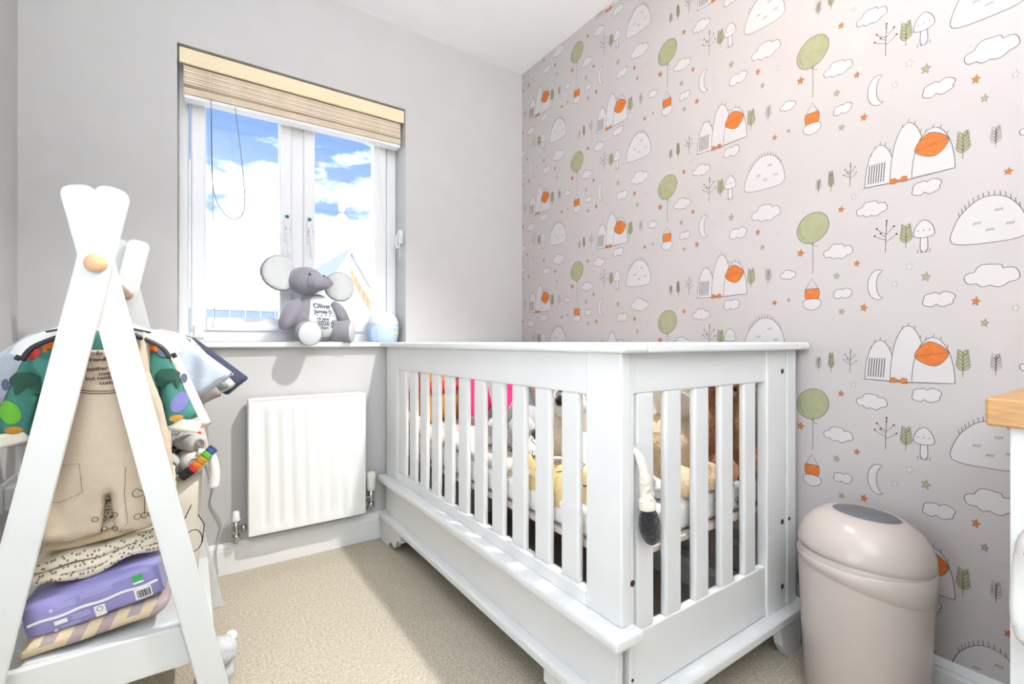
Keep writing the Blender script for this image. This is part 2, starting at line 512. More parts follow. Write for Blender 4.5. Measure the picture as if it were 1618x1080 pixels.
# sill (window board)
box('window_sill', (OX0 - .02, YF - .035, .878), (OX1 + .02, 2.27, .899), 'white_gloss', w1, bev=.006, seg=3)

# ------------------------------------------------------------------ outside
tag(box('ground', (-40, 4, -4.2), (60, 70, -4.0), 'ground_far', bev=0), kind='structure')
def house(name, x0, x1, y0, y1, ze, zr, label, ridge_y=False):
    t = thing(name, ((x0 + x1) / 2, (y0 + y1) / 2, -4.0), label, 'building')
    xm = (x0 + x1) / 2
    prism('wall', [(x0, -4), (x1, -4), (x1, ze), (xm, zr), (x0, ze)], 'y', y0, y1, 'render_far', t)
    ov = .25; sl = (zr - ze) / (xm - x0)
    for sg in (-1, 1):
        xe = xm + sg * (xm - x0 + ov); zz = ze - sl * ov
        rf = prism('roof_slope', [(xm, zr + .04), (xe, zz + .04), (xe, zz + .2), (xm, zr + .22)], 'y', y0 - .2, y1 + .2, 'roof_far', t)
    # brick verge under the near slope edge
    for sg in (1,):
        n = 16
        for i in range(n):
            u0, u1 = (i + .15) / n, (i + 1.0) / n
            xa, xb = xm + sg * (xm - x0) * u0, xm + sg * (xm - x0) * u1
            za, zb = zr - (zr - ze) * u0 - .75, zr - (zr - ze) * u1 - .75
            prism('brick', [(xa, za), (xb, zb), (xb, zb + .34), (xa, za + .34)], 'y', y0 - .04, y0 + .05, 'brick_far', t)
    return t
# gable end seen in the right-hand pane
house('gable_house', 2.15, 6.45, 15.5, 22, .15, 3.72, 'white gabled house with a brick verge outside the right window pane')
# long grey roof seen low in the left pane
t = thing('terrace_house', (1.6, 23, -4), 'low building with a grey roof outside the left window pane', 'building')
box('wall', (-.8, 23.2, -4), (4.2, 27.8, 1.3), 'render_far', t, bev=0)
for i in range(9):
    x0 = -.9 + i * .58
    bm = bmesh.new(); add_box(bm, (x0, 23.0, 1.0), (x0 + .555, 23.12, 2.22), .01)
    obj('roof_panel', bm, 'roof_grey', t)
box('ridge', (-.9, 22.98, 2.22), (4.3, 23.16, 2.31), 'roof_far', t, bev=.01)
t = thing('garage', (1.2, 15, -4), 'small white flat-roofed garage below the grey roof outside', 'building')
box('wall', (.55, 13, -4), (1.75, 15, .95), 'render_far', t, bev=0)
prism('roof', [(.45, .95), (1.85, .95), (1.5, 1.2), (.9, 1.22)], 'y', 12.9, 15.1, 'roof_far', t)

# ------------------------------------------------------------------ wallpaper print on the right wall (flat print)
def PX(px, py, X=XR):
    """a point of the wall in wall coordinates u (towards the camera side), v (height)"""
    F_, s_, c_ = 742., math.sin(R(55.5)), math.cos(R(55.5))
    r = (px - 809) / F_; d = (s_ * r + c_, -c_ * r + s_, (540 - py) / F_); t_ = X / d[0]
    return (-d[1] * t_, .9 + d[2] * t_)
PU, PV = .519, .527
def ccircle(n=24): return [(math.cos(2 * PI * k / n), math.sin(2 * PI * k / n)) for k in range(n)]
CL1 = [(-.50, -.12), (-.34, .16), (-.20, .42), (.10, .36), (.38, .24), (.50, -.08), (.22, -.30), (-.08, -.46), (-.30, -.32)]
def bulge(anch, b=.22, k=6):
    out = []; n = len(anch)
    for i in range(n):
        (x1, y1), (x2, y2) = anch[i], anch[(i + 1) % n]
        dx, dy = x2 - x1, y2 - y1
        for j in range(k):
            t = j / k; a = math.sin(PI * t) * b
            out.append((x1 + dx * t - dy * a * (1), y1 + dy * t + dx * a * (1)))
    return out
CLOUD = bulge([(-.48, -.10), (-.30, .14), (.06, .34), (.20, .20), (.48, .02), (.30, -.24), (-.02, -.30), (-.26, -.22)], .30)
CLOUD2 = bulge([(-.46, -.05), (-.16, .30), (.04, .22), (.42, .26), (.46, -.08), (.34, -.30), (-.06, -.24), (-.34, -.34)], .28)
STAR = [((1 if k % 2 == 0 else .42) * .5 * math.sin(PI * k / 5 + .2), (1 if k % 2 == 0 else .42) * .5 * math.cos(PI * k / 5 + .2)) for k in range(10)]
MOON = [(math.cos(R(a)) * .5 + .1, math.sin(R(a)) * .5) for a in range(62, 301, 14)] + [(.34 - .0 + math.cos(R(a)) * .42 * .75, math.sin(R(a)) * .44) for a in range(262, 97, -14)]
ELEMS = []   # (kind, u, v, w, h)
o_u, o_v = PX(1284, 360)
def E(kind, x, y, w, h=None, **kw):
    h = h or w
    u, v = PX(x, y); u1, _ = PX(x - w / 2, y); u2, _ = PX(x + w / 2, y); _, v1 = PX(x, y - h / 2); _, v2 = PX(x, y + h / 2)
    ELEMS.append((kind, u - o_u, v - o_v, u2 - u1, v1 - v2))
E('balloon', 1284, 360, 50, 48); E('string', 1284, 408, 6, 48); E('basket', 1283, 466, 36, 52)
for x, y, w, h, k in ((1324, 397, 47, 28, 0), (1377, 330, 50, 29, 0), (1463, 295, 46, 27, 1), (1245, 434, 25, 18, 0), (1331, 463, 29, 19, 1), (1482, 472, 51, 28, 1), (1566, 435, 90, 44, 0)):
    E('cloud' if k == 0 else 'cloud2', x, y, w, h)
for x, y, s_ in ((1329, 331, 10), (1265, 400, 12), (1354, 416, 10), (1224, 478, 8), (1365, 486, 12), (1542, 476, 14), (1596, 271, 14)): E('ostar', x, y, s_, s_ * 1.05)
for x, y, s_ in ((1322, 436, 11), (1330, 492, 10), (1463, 437, 16), (1556, 510, 13), (1246, 474, 6)): E('gstar', x, y, s_, s_)
for x, y, s_ in ((1349, 311, 10), (1242, 460, 8), (1343, 506, 9), (1414, 449, 12), (1437, 421, 14), (1605, 486, 14)): E('wstar', x, y, s_, s_)
E('moon', 1384, 450, 33, 47)
E('sprig', 1521, 574, 28, 43); E('fsprig', 1573, 576, 22, 34); E('fsprig', 1293, 575, 11, 22); E('fsprig', 1216, 437, 10, 20)
E('fern', 1313, 573, 11, 30); E('berry', 1343, 570, 22, 38); E('berry', 1328, 580, 10, 17)
E('berry', 1399, 373, 38, 52); E('sprig', 1431, 373, 24, 37); E('mushroom', 1460, 372, 36, 54)
E('mound', 1432, 556, 144, 104); E('bow', 1420, 601, 27, 16); E('bush', 1560, 344, 116, 84)

def same(a, b):
    for di in (-1, 0, 1):
        for dj in (-2, -1, 0, 1, 2):
            du = a[1] - b[1] - di * PU; dv = a[2] - b[2] - dj * PV - (PV / 2 if di else 0)
            if abs(du) < .03 and abs(dv) < .03: return True
    return False
uniq = []
for e in ELEMS:
    if e[0] not in ('string', 'bow') and any(same(e, f) and f[0] not in ('string', 'bow', 'mound', 'bush', 'balloon') for f in uniq): continue
    uniq.append(e)
ELEMS = uniq
bm = bmesh.new()
def PL(off):
    return lambda u, v: (XR - off, -u, v)
LW = .0015
def shp(pts, u, v, w, h, sx=1): return [(u + p[0] * w * sx, v + p[1] * h) for p in pts]
def draw(kind, u, v, w, h):
    z = [.0003 if kind != 'bow' else .0016]
    def F(pts, mi):
        z[0] += .00012; pl_ = PL(z[0]); add_fill(bm, [pl_(*p) for p in pts], mi)
    def Ln(pts, mi=0, closed=False, wd=LW): add_ribbon(bm, pts, wd, PL(z[0] + .00006), mi, closed)
    if kind == 'balloon':
        c = [(u + (math.cos(a) * .5 * w) + math.sin(a) * .06 * w, v + math.sin(a) * .5 * h) for a in [2 * PI * k / 28 for k in range(28)]]
        F(c, 3); Ln(c, 0, True)
        for i in range(7):
            a = R(170 + i * 9); Ln([(u + math.cos(a) * .44 * w, v + math.sin(a) * .44 * h), (u + math.cos(a) * .38 * w, v + math.sin(a) * .40 * h)], 0)
        Ln([(u - .04 * w, v - .5 * h), (u, v - .56 * h), (u + .05 * w, v - .5 * h)]); Ln([(u, v - .55 * h), (u + .08 * w, v - .62 * h), (u + .16 * w, v - .63 * h)], 0, wd=.0012)
    elif kind == 'string': Ln([(u, v + h / 2), (u + w * .1, v), (u, v - h / 2)], 0, wd=.0014)
    elif kind == 'basket':
        b = spl([(u - .30 * w, v + .16 * h), (u, v + .19 * h), (u + .30 * w, v + .16 * h), (u + .26 * w, v - .14 * h), (u, v - .2 * h), (u - .26 * w, v - .14 * h)], 3)
        F(b, 2); Ln(b, 0, True)
        Ln([(u - .30 * w, v + .16 * h), (u, v + .5 * h), (u + .30 * w, v + .16 * h)], 0)
        b2 = spl([(u - .30 * w, v - .14 * h), (u - .36 * w, v - .34 * h), (u, v - .46 * h), (u + .36 * w, v - .34 * h), (u + .30 * w, v - .14 * h)], 4)
        F(b2, 4); Ln(b2, 0, True)
    elif kind in ('cloud', 'cloud2'):
        c = shp(CLOUD if kind == 'cloud' else CLOUD2, u, v, w, h * 1.15)
        F(c, 4); Ln(c, 0, True)
    elif kind == 'ostar': c = shp(STAR, u, v, w * 1.1, h * 1.1); F(c, 2); Ln(c, 0, True, wd=.0012)
    elif kind == 'gstar': c = shp(STAR, u, v, w * 1.1, h * 1.1); F(c, 3); Ln(c, 0, True, wd=.0012)
    elif kind == 'wstar': c = shp(STAR, u, v, w, h); F(c, 4); Ln(c, 1, True, wd=.0016)
    elif kind == 'moon': c = shp(MOON, u, v, w, h); F(c, 4); Ln(c, 0, True)
    elif kind in ('sprig', 'fsprig', 'fern'):
        Ln([(u, v - h / 2), (u + .03 * w, v), (u + .16 * w, v + .4 * h)], 0 if kind != 'fsprig' else 1, wd=.0013)
        nl = 5 if kind != 'fern' else 7
        for i in range(nl):
            y = v - .28 * h + i * .66 * h / nl
            for sg in (-1, 1):
                ll = (.42 - .035 * i) * w; up = .26 * h
                x0 = u + .03 * w; x1 = x0 + sg * ll; y1 = y + up
                nx, ny = -(y1 - y), x1 - x0; q = math.hypot(nx, ny); nx *= .12 * w / q; ny *= .12 * w / q
                lf = [(x0, y), (x0 + (x1 - x0) * .45 + nx, y + up * .45 + ny), (x1, y1), (x0 + (x1 - x0) * .55 - nx, y + up * .55 - ny)]
                lf = spl(lf, 3)
                if kind == 'fsprig': Ln(lf, 1, True, wd=.0012)
                else: F(lf, 3); Ln(lf, 0, True, wd=.001)
        lf = spl([(u + .12 * w, v + .30 * h), (u + .05 * w, v + .42 * h), (u + .22 * w, v + .5 * h), (u + .26 * w, v + .40 * h)], 3)
        if kind == 'fsprig': Ln(lf, 1, True, wd=.0012)
        else: F(lf, 3); Ln(lf, 0, True, wd=.001)
    elif kind == 'berry':
        Ln([(u, v - h / 2), (u + .02 * w, v), (u + .06 * w, v + .42 * h)], 0, wd=.0014)
        for sx, sy, y0 in ((-.45, .05, -.12), (.46, .02, -.18), (-.36, .26, .06), (.36, .26, .04), (-.2, .1, -.02), (.06, .46, .3)):
            Ln([(u + .02 * w, v + y0 * h), (u + sx * .6 * w, v + (y0 + sy) / 2 * h), (u + sx * w, v + sy * h)], 0, wd=.0012)
            cc = [(u + sx * w + p[0] * .045 * w, v + sy * h + p[1] * .045 * w) for p in ccircle(8)]
            F(cc, 5)
    elif kind == 'mushroom':
        st = spl([(u - .12 * w, v + .02 * h), (u + .12 * w, v + .02 * h), (u + .16 * w, v - .42 * h), (u, v - .48 * h), (u - .16 * w, v - .42 * h)], 3)
        F(st, 4); Ln(st, 0, True)
        cp = spl([(u - .45 * w, v + .02 * h), (u - .34 * w, v + .30 * h), (u, v + .46 * h), (u + .34 * w, v + .30 * h), (u + .45 * w, v + .02 * h), (u, v - .06 * h)], 4)
        F(cp, 4); Ln(cp, 0, True)
        for k in range(3): Ln([(u - .3 * w + .25 * w * k, v + .14 * h), (u - .22 * w + .25 * w * k, v + .17 * h)], 0)
        for k in range(4): Ln([(u - .3 * w + .18 * w * k, v - .5 * h), (u - .26 * w + .18 * w * k, v - .40 * h)], 0, wd=.0012)
    elif kind == 'mound':
        # a group of grassy hills with an orange leaf on the right one
        for cx_, ww, hh in ((-.30, .36, .62), (.02, .40, .84), (.28, .44, .66)):
            c = [(u + cx_ * w + math.cos(PI * k / 18) * ww * .5 * w, v - .44 * h + math.sin(PI * k / 18) * hh * h) for k in range(19)]
            F(c, 4); Ln(c, 0, False)
            for k in range(5, 14, 2):
                Ln([c[k], (c[k][0] + .012 * w, c[k][1] + .05 * h)], 0, wd=.0012)
        c = spl([(u + .09 * w, v - .06 * h), (u + .24 * w, v + .16 * h), (u + .44 * w, v + .0 * h), (u + .30 * w, v - .20 * h)], 4)
        F(c, 2); Ln(c, 0, True); Ln([c[0], c[8]], 0, wd=.0012)
        for k in range(7):
            x = u - .44 * w + k * .03 * w; Ln([(x, v - .40 * h), (x + .02 * w, v - .1 * h)], 0, wd=.0022)
        Ln([(u - .5 * w, v - .44 * h), (u, v - .46 * h), (u + .5 * w, v - .44 * h)], 0)
    elif kind == 'bow':
        for sg in (-1, 1):
            c = [(u, v), (u + sg * .25 * w, v + .30 * h), (u + sg * .5 * w, v + .22 * h), (u + sg * .48 * w, v - .22 * h), (u + sg * .22 * w, v - .2 * h)]
            if sg > 0: c = c[::-1]
            F(c, 2); Ln(c, 0, True, wd=.0012)
    elif kind == 'bush':
        c = spl([(u - .5 * w, v - .40 * h), (u - .46 * w, v - .05 * h), (u - .30 * w, v + .22 * h), (u - .05 * w, v + .40 * h), (u + .25 * w, v + .34 * h), (u + .47 * w, v + .02 * h), (u + .5 * w, v - .40 * h), (u, v - .47 * h)], 4)
        F(c, 4); Ln(c, 0, True)
        for k in range(6, 20):
            q = c[k]; Ln([q, (q[0] - .02 * w + .004 * k * w * .2, q[1] + .09 * h)], 0, wd=.0013)
        for a_, b_ in ((-.2, -.1), (.1, .1), (.25, -.18), (-.02, -.25)):
            for k in range(4): Ln([(u + (a_ + .03 * k) * w, v + b_ * h), (u + (a_ + .02 + .03 * k) * w, v + (b_ + .05) * h)], 0, wd=.0012)
for i in range(-1, 5):
    for j in range(-4, 6):
        for kind, du, dv, w, h in ELEMS:
            u = o_u - i * PU + du; v = o_v + dv + j * PV + (PV / 2 if i % 2 else 0)
            if -YF - .2 < u < .4 and .05 < v < HC + .15:
                draw(kind, u, v, w, h)
for co, no in (((0, 0, HC - .001), (0, 0, 1)), ((0, 0, .118), (0, 0, -1)), ((0, YF - .001, 0), (0, 1, 0))):
    bmesh.ops.bisect_plane(bm, geom=bm.verts[:] + bm.edges[:] + bm.faces[:], plane_co=co, plane_no=no, clear_outer=True)
bmesh.ops.triangulate(bm, faces=[f for f in bm.faces if len(f.verts) > 4], ngon_method='EAR_CLIP')
for f in bm.faces:
    f.normal_update()
    if f.normal.x > 0: f.normal_flip()
me = bpy.data.meshes.new('wallpaper_print'); bm.to_mesh(me); bm.free()
link('wallpaper_print', me, ['print_line', 'print_faint', 'print_orange', 'print_green', 'print_white', 'hole_brown'], wall_right)['kind'] = 'stuff'

# ------------------------------------------------------------------ cot
cot = thing('cot', (1.13, 1.40, 0), 'white wooden cot with slatted sides standing against the patterned wall', 'cot')
cX0, cX1, cY0, cY1 = .751, 1.507, .681, 2.105
W_ = 'white_satin'
def cpart(name, mn, mxx, bev=.003, m=W_, seg=2): return box(name, mn, mxx, m, cot, bev, seg=seg)
# cap rail (four pieces)
CZ0_, CZ1_ = .877, .8995
bm = bmesh.new(); add_box(bm, (.718, .652, CZ0_), (.800, 2.128, CZ1_), .008, 3); obj('cap_rail', bm, W_, cot)
bm = bmesh.new(); add_box(bm, (1.462, .652, CZ0_), (1.532, 2.128, CZ1_), .008, 3); obj('cap_rail', bm, W_, cot)
bm = bmesh.new(); add_box(bm, (.8005, .652, CZ0_), (1.4615, .745, CZ1_), .006, 3); obj('cap_rail', bm, W_, cot)
bm = bmesh.new(); add_box(bm, (.8005, 2.060, CZ0_), (1.4615, 2.128, CZ1_), .006, 3); obj('cap_rail', bm, W_, cot)
# long sides
for sx, (a, b) in (('f', (.751, .776)), ('b', (1.456, 1.507))):
    zb = .297 if sx == 'f' else .126
    cpart('side_post', (a - .004, .681, zb), (b, .789, .877), .004)
    cpart('side_post', (a - .004, 1.972, zb), (b, 2.105, .877), .004)
    cpart('side_top_rail', (a, .789, .780), (b, 1.972, .877), .004)
    cpart('side_bottom_rail', (a - .004, .789, .296), (b, 1.972, .332), .004)
    sl = cpart('slat', (a + .004, .822, .330), (b - .004, .886, .782), .006)
    n = 11
    for i in range(1, n):
        c = sl.copy(); COL.objects.link(c); c.location = (0, i * (1.897 - .822) / (n - 1), 0)
# end panels
for ya, yb in ((.684, .712), (2.070, 2.098)):
    cpart('end_post', (.7765, ya, .12), (.790, yb, .877), .003)
    cpart('end_post', (1.340, ya - .002, .12), (1.447, yb, .877), .004)
    cpart('end_top_rail', (.790, ya + .003, .788), (1.340, yb - .003, .877), .003)
    cpart('end_bottom_rail', (.790, ya + .003, .128), (1.340, yb - .003, .268), .003)
    sl = cpart('slat', (.803, ya + .005, .266), (.862, yb - .005, .790), .006)
    for x in (.903, 1.014, 1.124, 1.235):
        c = sl.copy(); COL.objects.link(c); c.location = (x - .803, 0, 0)
# ledge, drawer panel, moulding and bracket feet of the front
bm = bmesh.new(); add_box(bm, (.706, .655, .268), (.790, 2.118, .297), .010, 3); obj('ledge_moulding', bm, W_, cot)
cpart('drawer_panel', (.742, .690, .128), (.762, 2.100, .269), .003)
bm = bmesh.new(); add_box(bm, (.712, .664, .100), (.776, 2.112, .129), .008, 3); obj('base_moulding', bm, W_, cot)
bm = bmesh.new(); add_box(bm, (.777, .650, .100), (1.532, .712, .126), .006, 3); obj('base_moulding', bm, W_, cot)
bm = bmesh.new(); add_box(bm, (1.470, .712, .100), (1.522, 2.112, .126), .006, 3); obj('base_moulding', bm, W_, cot)
ft = [(0, 0), (.085, 0)] + [(.085 + .05 * k / 8, .030 * math.sin(PI * .5 * k / 8)) for k in range(1, 9)] + [(.135 + .022 * k / 8, .030 - .012 * math.sin(PI * .5 * k / 8)) for k in range(1, 9)] + [(.157 + .045 * k / 8, .018 + .045 * (1 - math.cos(PI * .5 * k / 8))) for k in range(1, 9)] + [(.24, .063), (.24, .102), (0, .102)]
fe = [(0, 0), (.075, 0), (.105, .04), (.12, .102), (0, .102)]
for y0, sg in ((.672, 1), (2.106, -1)):
    prism('bracket_foot', [(y0 + sg * a, z) for a, z in ft], 'x', .722, .746, W_, cot)
    prism('bracket_foot', [(y0 + sg * a, z) for a, z in ft], 'x', 1.488, 1.512, W_, cot)
    yy = (.660, .684) if sg > 0 else (2.084, 2.108)
    prism('bracket_foot', [(.7465 + a, z) for a, z in fe], 'y', yy[0], yy[1], W_, cot)
    prism('bracket_foot', [(1.4875 - a, z) for a, z in fe], 'y', yy[0], yy[1], W_, cot)
# screw holes on the end posts
def hole(x, y, z, ax='y', r=.0065):
    lathe('screw_hole', [(0, 0), (r * .7, 0), (r, .0004), (r * 1.15, .0012), (r * 1.15, 0)], 'hole_brown', cot, 14, xf=Matrix.Translation((x, y, z)) @ rotx(90))
for z in (.815, .377, .189): hole(1.423, .6816, z)
hole(1.462, .6806, .378, r=.005); hole(.783, .6836, .383, r=.006); hole(.783, .6836, .175, r=.003)
# mattress base
cpart('mattress_base', (.780, .716, .408), (1.452, 2.066, .424), .003, 'ply')

# mattress
mt = thing('cot_mattress', (1.13, 1.39, .424), 'white cot mattress in a fitted sheet with tiny leaf print', 'mattress')
bm = bmesh.new(); add_box(bm, (.784, .724, .425), (1.450, 2.060, .505), .022, 4)
for f in bm.faces: f.smooth = True
obj('fitted_sheet', bm, 'fab_white', mt)
bm = bmesh.new()
for i, (x, z) in enumerate(((.90, .445), (.975, .478), (.99, .448), (1.09, .465), (1.16, .47), (1.26, .45), (1.33, .475), (.83, .47))):
    pl = lambda u, v, x=x, z=z: (x + u, .7232, z + v)
    for k in range(3):
        a = R(50 + 40 * k); add_ribbon(bm, spl([(0, 0), (math.cos(a) * .012 - .004, math.sin(a) * .014), (math.cos(a) * .018, math.sin(a) * .02), (math.cos(a) * .012 + .004, math.sin(a) * .011)], 3), .0011, pl, 0, True)
    add_ribbon(bm, [(-.01, -.012), (0, 0), (.006, -.012)], .0011, pl)
obj('leaf_print', bm, 'print_line', mt)
# quilt: hangs over the front edge
q = thing('cot_quilt', (1.1, 1.45, .506), 'pale quilt with line print lying rumpled over the cot mattress', 'quilt')
bm = bmesh.new()
NY, NX = 70, 40
grid = []
def quilt_z(x, y):
    e = max(0, (.83 - x) / .045)
    z = .548 + .016 * noise.noise(Vector((x * 7, y * 6, 0))) + .008 * noise.noise(Vector((x * 19, y * 15, 3)))
    return z - min(1, e) ** 2 * .035
for i in range(NY + 1):
    y = .93 + (2.04 - .93) * i / NY; row = []
    for j in range(NX + 1):
        x = .786 + (1.45 - .786) * j / NX
        row.append(bm.verts.new((x, y, quilt_z(x, y))))
    grid.append(row)
for i in range(NY):
    for j in range(NX):
        bm.faces.new((grid[i][j], grid[i][j + 1], grid[i + 1][j + 1], grid[i + 1][j])).smooth = True
qt = obj('quilt_top', bm, 'quilt', q)
sm = qt.modifiers.new('solid', 'SOLIDIFY'); sm.thickness = .014; sm.offset = -1
bm = bmesh.new()
rnd = random.Random(3)
for i in range(34):
    x, y = rnd.uniform(.80, 1.1), rnd.uniform(.97, 1.98)
    pl = lambda u, v: (u, v, quilt_z(u, v) + .0015)
    pts = [(x, y)]; a = rnd.uniform(0, 6.28)
    for k in range(9):
        a += rnd.uniform(-.9, .9); pts.append((min(1.44, max(.79, pts[-1][0] + math.cos(a) * .014)), min(2.03, max(.94, pts[-1][1] + math.sin(a) * .014))))
    add_ribbon(bm, pts, .0028, pl)
obj('line_print', bm, 'fab_black', q)
yc = thing('yellow_blanket', (.86, .90, .52), 'pale yellow blanket with black line print bunched by the near cot corner', 'blanket')
bm = bmesh.new()
def yb_pt(s, t):
    y = .80 + .36 * s; x = .783 + .085 * t + .008 * math.sin(s * 9)
    z = .50 + .085 * math.sin(PI * min(1, t * .95 + .05)) * (1 - .25 * s) + .014 * noise.noise(Vector((s * 9, t * 5, 1))) - (.06 * (1 - s)) * (1 if t < .12 else 0) * (1 - t / .12 if t < .12 else 0)
    return Vector((x, y, z))
G = [[bm.verts.new(yb_pt(i / 26, j / 16)) for j in range(17)] for i in range(27)]
for i in range(26):
    for j in range(16): bm.faces.new((G[i][j], G[i][j + 1], G[i + 1][j + 1], G[i + 1][j])).smooth = True
yo = obj('blanket_cloth', bm, 'quilt_yellow', yc); sm = yo.modifiers.new('s', 'SOLIDIFY'); sm.thickness = .012; sm.offset = -1
bm = bmesh.new()
for c_s, c_t, rr in ((.2, .3, .1), (.45, .4, .12), (.7, .3, .09), (.85, .55, .1), (.3, .6, .12)):
    add_ribbon(bm, [(c_s + rr * math.cos(a * .5), c_t + 1.6 * rr * math.sin(a * .5 + .4)) for a in range(0, 10)], .012, lambda u, v: tuple(yb_pt(max(0, min(1, u)), max(0, min(1, v))) + Vector((-.0012, 0, .0015))))
obj('line_print', bm, 'fab_black', yc)

# cushions and soft toys in the cot
def cushion(name, c, w, h, th, rot, m, label, cat='cushion', group=None):
    t = thing(name, (c[0], c[1], c[2] - h / 2), label, cat, group)
    p = Pillow(spl([(-w / 2, -h / 2), (0, -h / 2 * .94), (w / 2, -h / 2), (w / 2 * .95, 0), (w / 2, h / 2), (0, h / 2 * .94), (-w / 2, h / 2), (-w / 2 * .95, 0)], 5), th, min(w, h) * .45)
    obj('cover', p.mesh(min(w, h) / 22), m, t, smooth=True, sub=1, xf=Matrix.Translation(c) @ rot)
    return t
cushion('cushion', (1.275, 1.93, .66), .36, .30, .12, rotz(8) @ rotx(-14), 'pillow_grey', 'grey cushion leaning at the far end of the cot')
cushion('cushion', (1.30, 1.50, .635), .42, .26, .11, rotz(84) @ rotx(-16), 'pillow_beige', 'beige cushion leaning on the cot back beside the grey cushion')
cushion('cushion', (1.13, 1.46, .585), .30, .10, .13, rotz(80) @ rotx(-10), 'pillow_grey', 'small grey bolster lying in the middle of the cot')
# plain stand-ins in the colours of the toys in the far corner
t = cushion('cushion', (.935, 1.955, .68), .22, .28, .13, rotz(20) @ rotx(-8), 'fab_mustard', 'plain mustard and red cushion standing in the far cot corner')
bm = bmesh.new(); add_ell(bm, (.933, 1.948, .70), (.117, .082, .040), rotz(20)); obj('red_band', bm, 'fab_red', t, smooth=True)
cushion('cushion', (1.02, 1.76, .70), .15, .22, .10, rotz(40) @ rotx(-10), 'fab_pink', 'small bright pink cushion behind the cot slats')
cushion('cushion', (1.13, 1.70, .66), .15, .18, .09, rotz(60) @ rotx(-10), 'fab_pink', 'second pink cushion standing between the slats and the grey cushion')
# monitor hung on far corner
t = thing('cot_monitor', (.79, 2.03, .74), 'small white device clipped inside the far cot corner', 'monitor')
box('casing', (.785, 1.985, .735), (.825, 2.055, .80), 'plastic_white', t, .008, seg=3)
tube('strap', [(.80, 2.02, .735), (.79, 2.01, .66), (.80, 2.03, .60), (.82, 2.02, .56)], .004, 'cord_white', t)
# cream cloth at the far end
t = thing('cream_cloth', (.84, 2.0, .53), 'cream cloth folded at the far end of the cot mattress', 'cloth')
bm = bmesh.new(); add_ell(bm, (.835, 1.985, .56), (.045, .075, .030), rotz(10), nz_=.012, nsc=25); obj('fold', bm, 'muslin', t, smooth=True)

def plush(name, loc, label, parts, cat='soft toy', sx=1):
    t = thing(name, loc, label, cat)
    X = Matrix.Translation(loc) @ Matrix.Diagonal((sx, 1, 1, 1))
    for k, (nm, c, r, m, *rest) in enumerate(parts):
        rot = rest[0] if rest else None
        ell(nm, c, r, m, t, rot, nz_=min(r) * .16, nsc=2.2 / max(min(r), .01) * .9, seg=30, rings=20, seed=k + len(label), xf=X)
    return t
# peach teddy at the near end
plush('peach_teddy', (1.095, .825, .510), 'pale peach fluffy teddy bear sitting at the near cot end', sx=.76, parts=[
    ('body', (0, 0, .10), (.085, .075, .10), 'fur_peach'), ('head', (.01, -.01, .245), (.075, .07, .068), 'fur_cream'),
    ('ear', (-.055, 0, .30), (.026, .016, .026), 'fur_peach'), ('ear', (.065, 0, .30), (.026, .016, .026), 'fur_peach'),
    ('arm', (-.095, -.03, .13), (.032, .034, .062), 'fur_peach', roty(25)), ('arm', (.095, -.03, .12), (.032, .034, .062), 'fur_cream', roty(-25)),
    ('leg', (-.065, -.075, .03), (.04, .05, .04), 'fur_peach'), ('leg', (.07, -.075, .03), (.04, .05, .04), 'fur_peach'),
    ('muzzle', (.01, -.07, .225), (.032, .025, .026), 'fur_white'), ('nose', (.01, -.096, .232), (.010, .006, .007), 'fur_black')])
plush('white_lamb', (.938, .835, .512), 'fluffy white lamb toy behind the near left cot slat', [
    ('body', (0, 0, .10), (.055, .06, .09), 'fur_white'), ('head', (-.005, -.02, .215), (.048, .05, .048), 'fur_white'),
    ('ear', (-.05, 0, .225), (.022, .012, .014), 'fur_peach'), ('ear', (.045, 0, .225), (.022, .012, .014), 'fur_peach'),
    ('leg', (-.03, -.06, .02), (.025, .045, .025), 'fur_white'), ('leg', (.03, -.06, .02), (.025, .045, .025), 'fur_white')])
plush('brown_teddy', (1.272, .835, .510), 'shaggy reddish brown teddy bear beside the peach teddy', sx=.66, parts=[
    ('body', (0, 0, .11), (.08, .075, .11), 'fur_brown'), ('head', (0, -.01, .27), (.075, .07, .072), 'fur_brown'),
    ('ear', (-.06, 0, .325), (.026, .016, .026), 'fur_brown'), ('ear', (.06, 0, .325), (.026, .016, .026), 'fur_brown'),
    ('arm', (-.09, -.03, .14), (.03, .034, .065), 'fur_brown', roty(22)), ('arm', (.09, -.03, .14), (.03, .034, .065), 'fur_brown', roty(-22)),
    ('leg', (-.06, -.08, .035), (.04, .05, .042), 'fur_brown'), ('leg', (.06, -.08, .035), (.04, .05, .042), 'fur_brown'),
    ('muzzle', (0, -.07, .25), (.034, .028, .028), 'fur_tan'), ('nose', (0, -.098, .258), (.011, .006, .008), 'fur_black')])
plush('tan_dog', (1.397, .835, .510), 'golden tan long-eared plush dog at the wall end of the row of toys', sx=.52, parts=[
    ('body', (0, 0, .11), (.075, .07, .11), 'fur_tan'), ('head', (-.01, -.01, .275), (.068, .068, .07), 'fur_tan'),
    ('ear', (-.075, -.01, .24), (.018, .03, .068), 'fur_tan', roty(12)), ('ear', (.058, -.01, .24), (.018, .03, .068), 'fur_tan', roty(-12)),
    ('leg', (-.05, -.08, .03), (.036, .05, .036), 'fur_tan'), ('leg', (.045, -.08, .03), (.036, .05, .036), 'fur_tan'),
    ('muzzle', (-.01, -.07, .25), (.032, .03, .027), 'fur_cream'), ('nose', (-.01, -.10, .26), (.011, .006, .008), 'fur_black')])
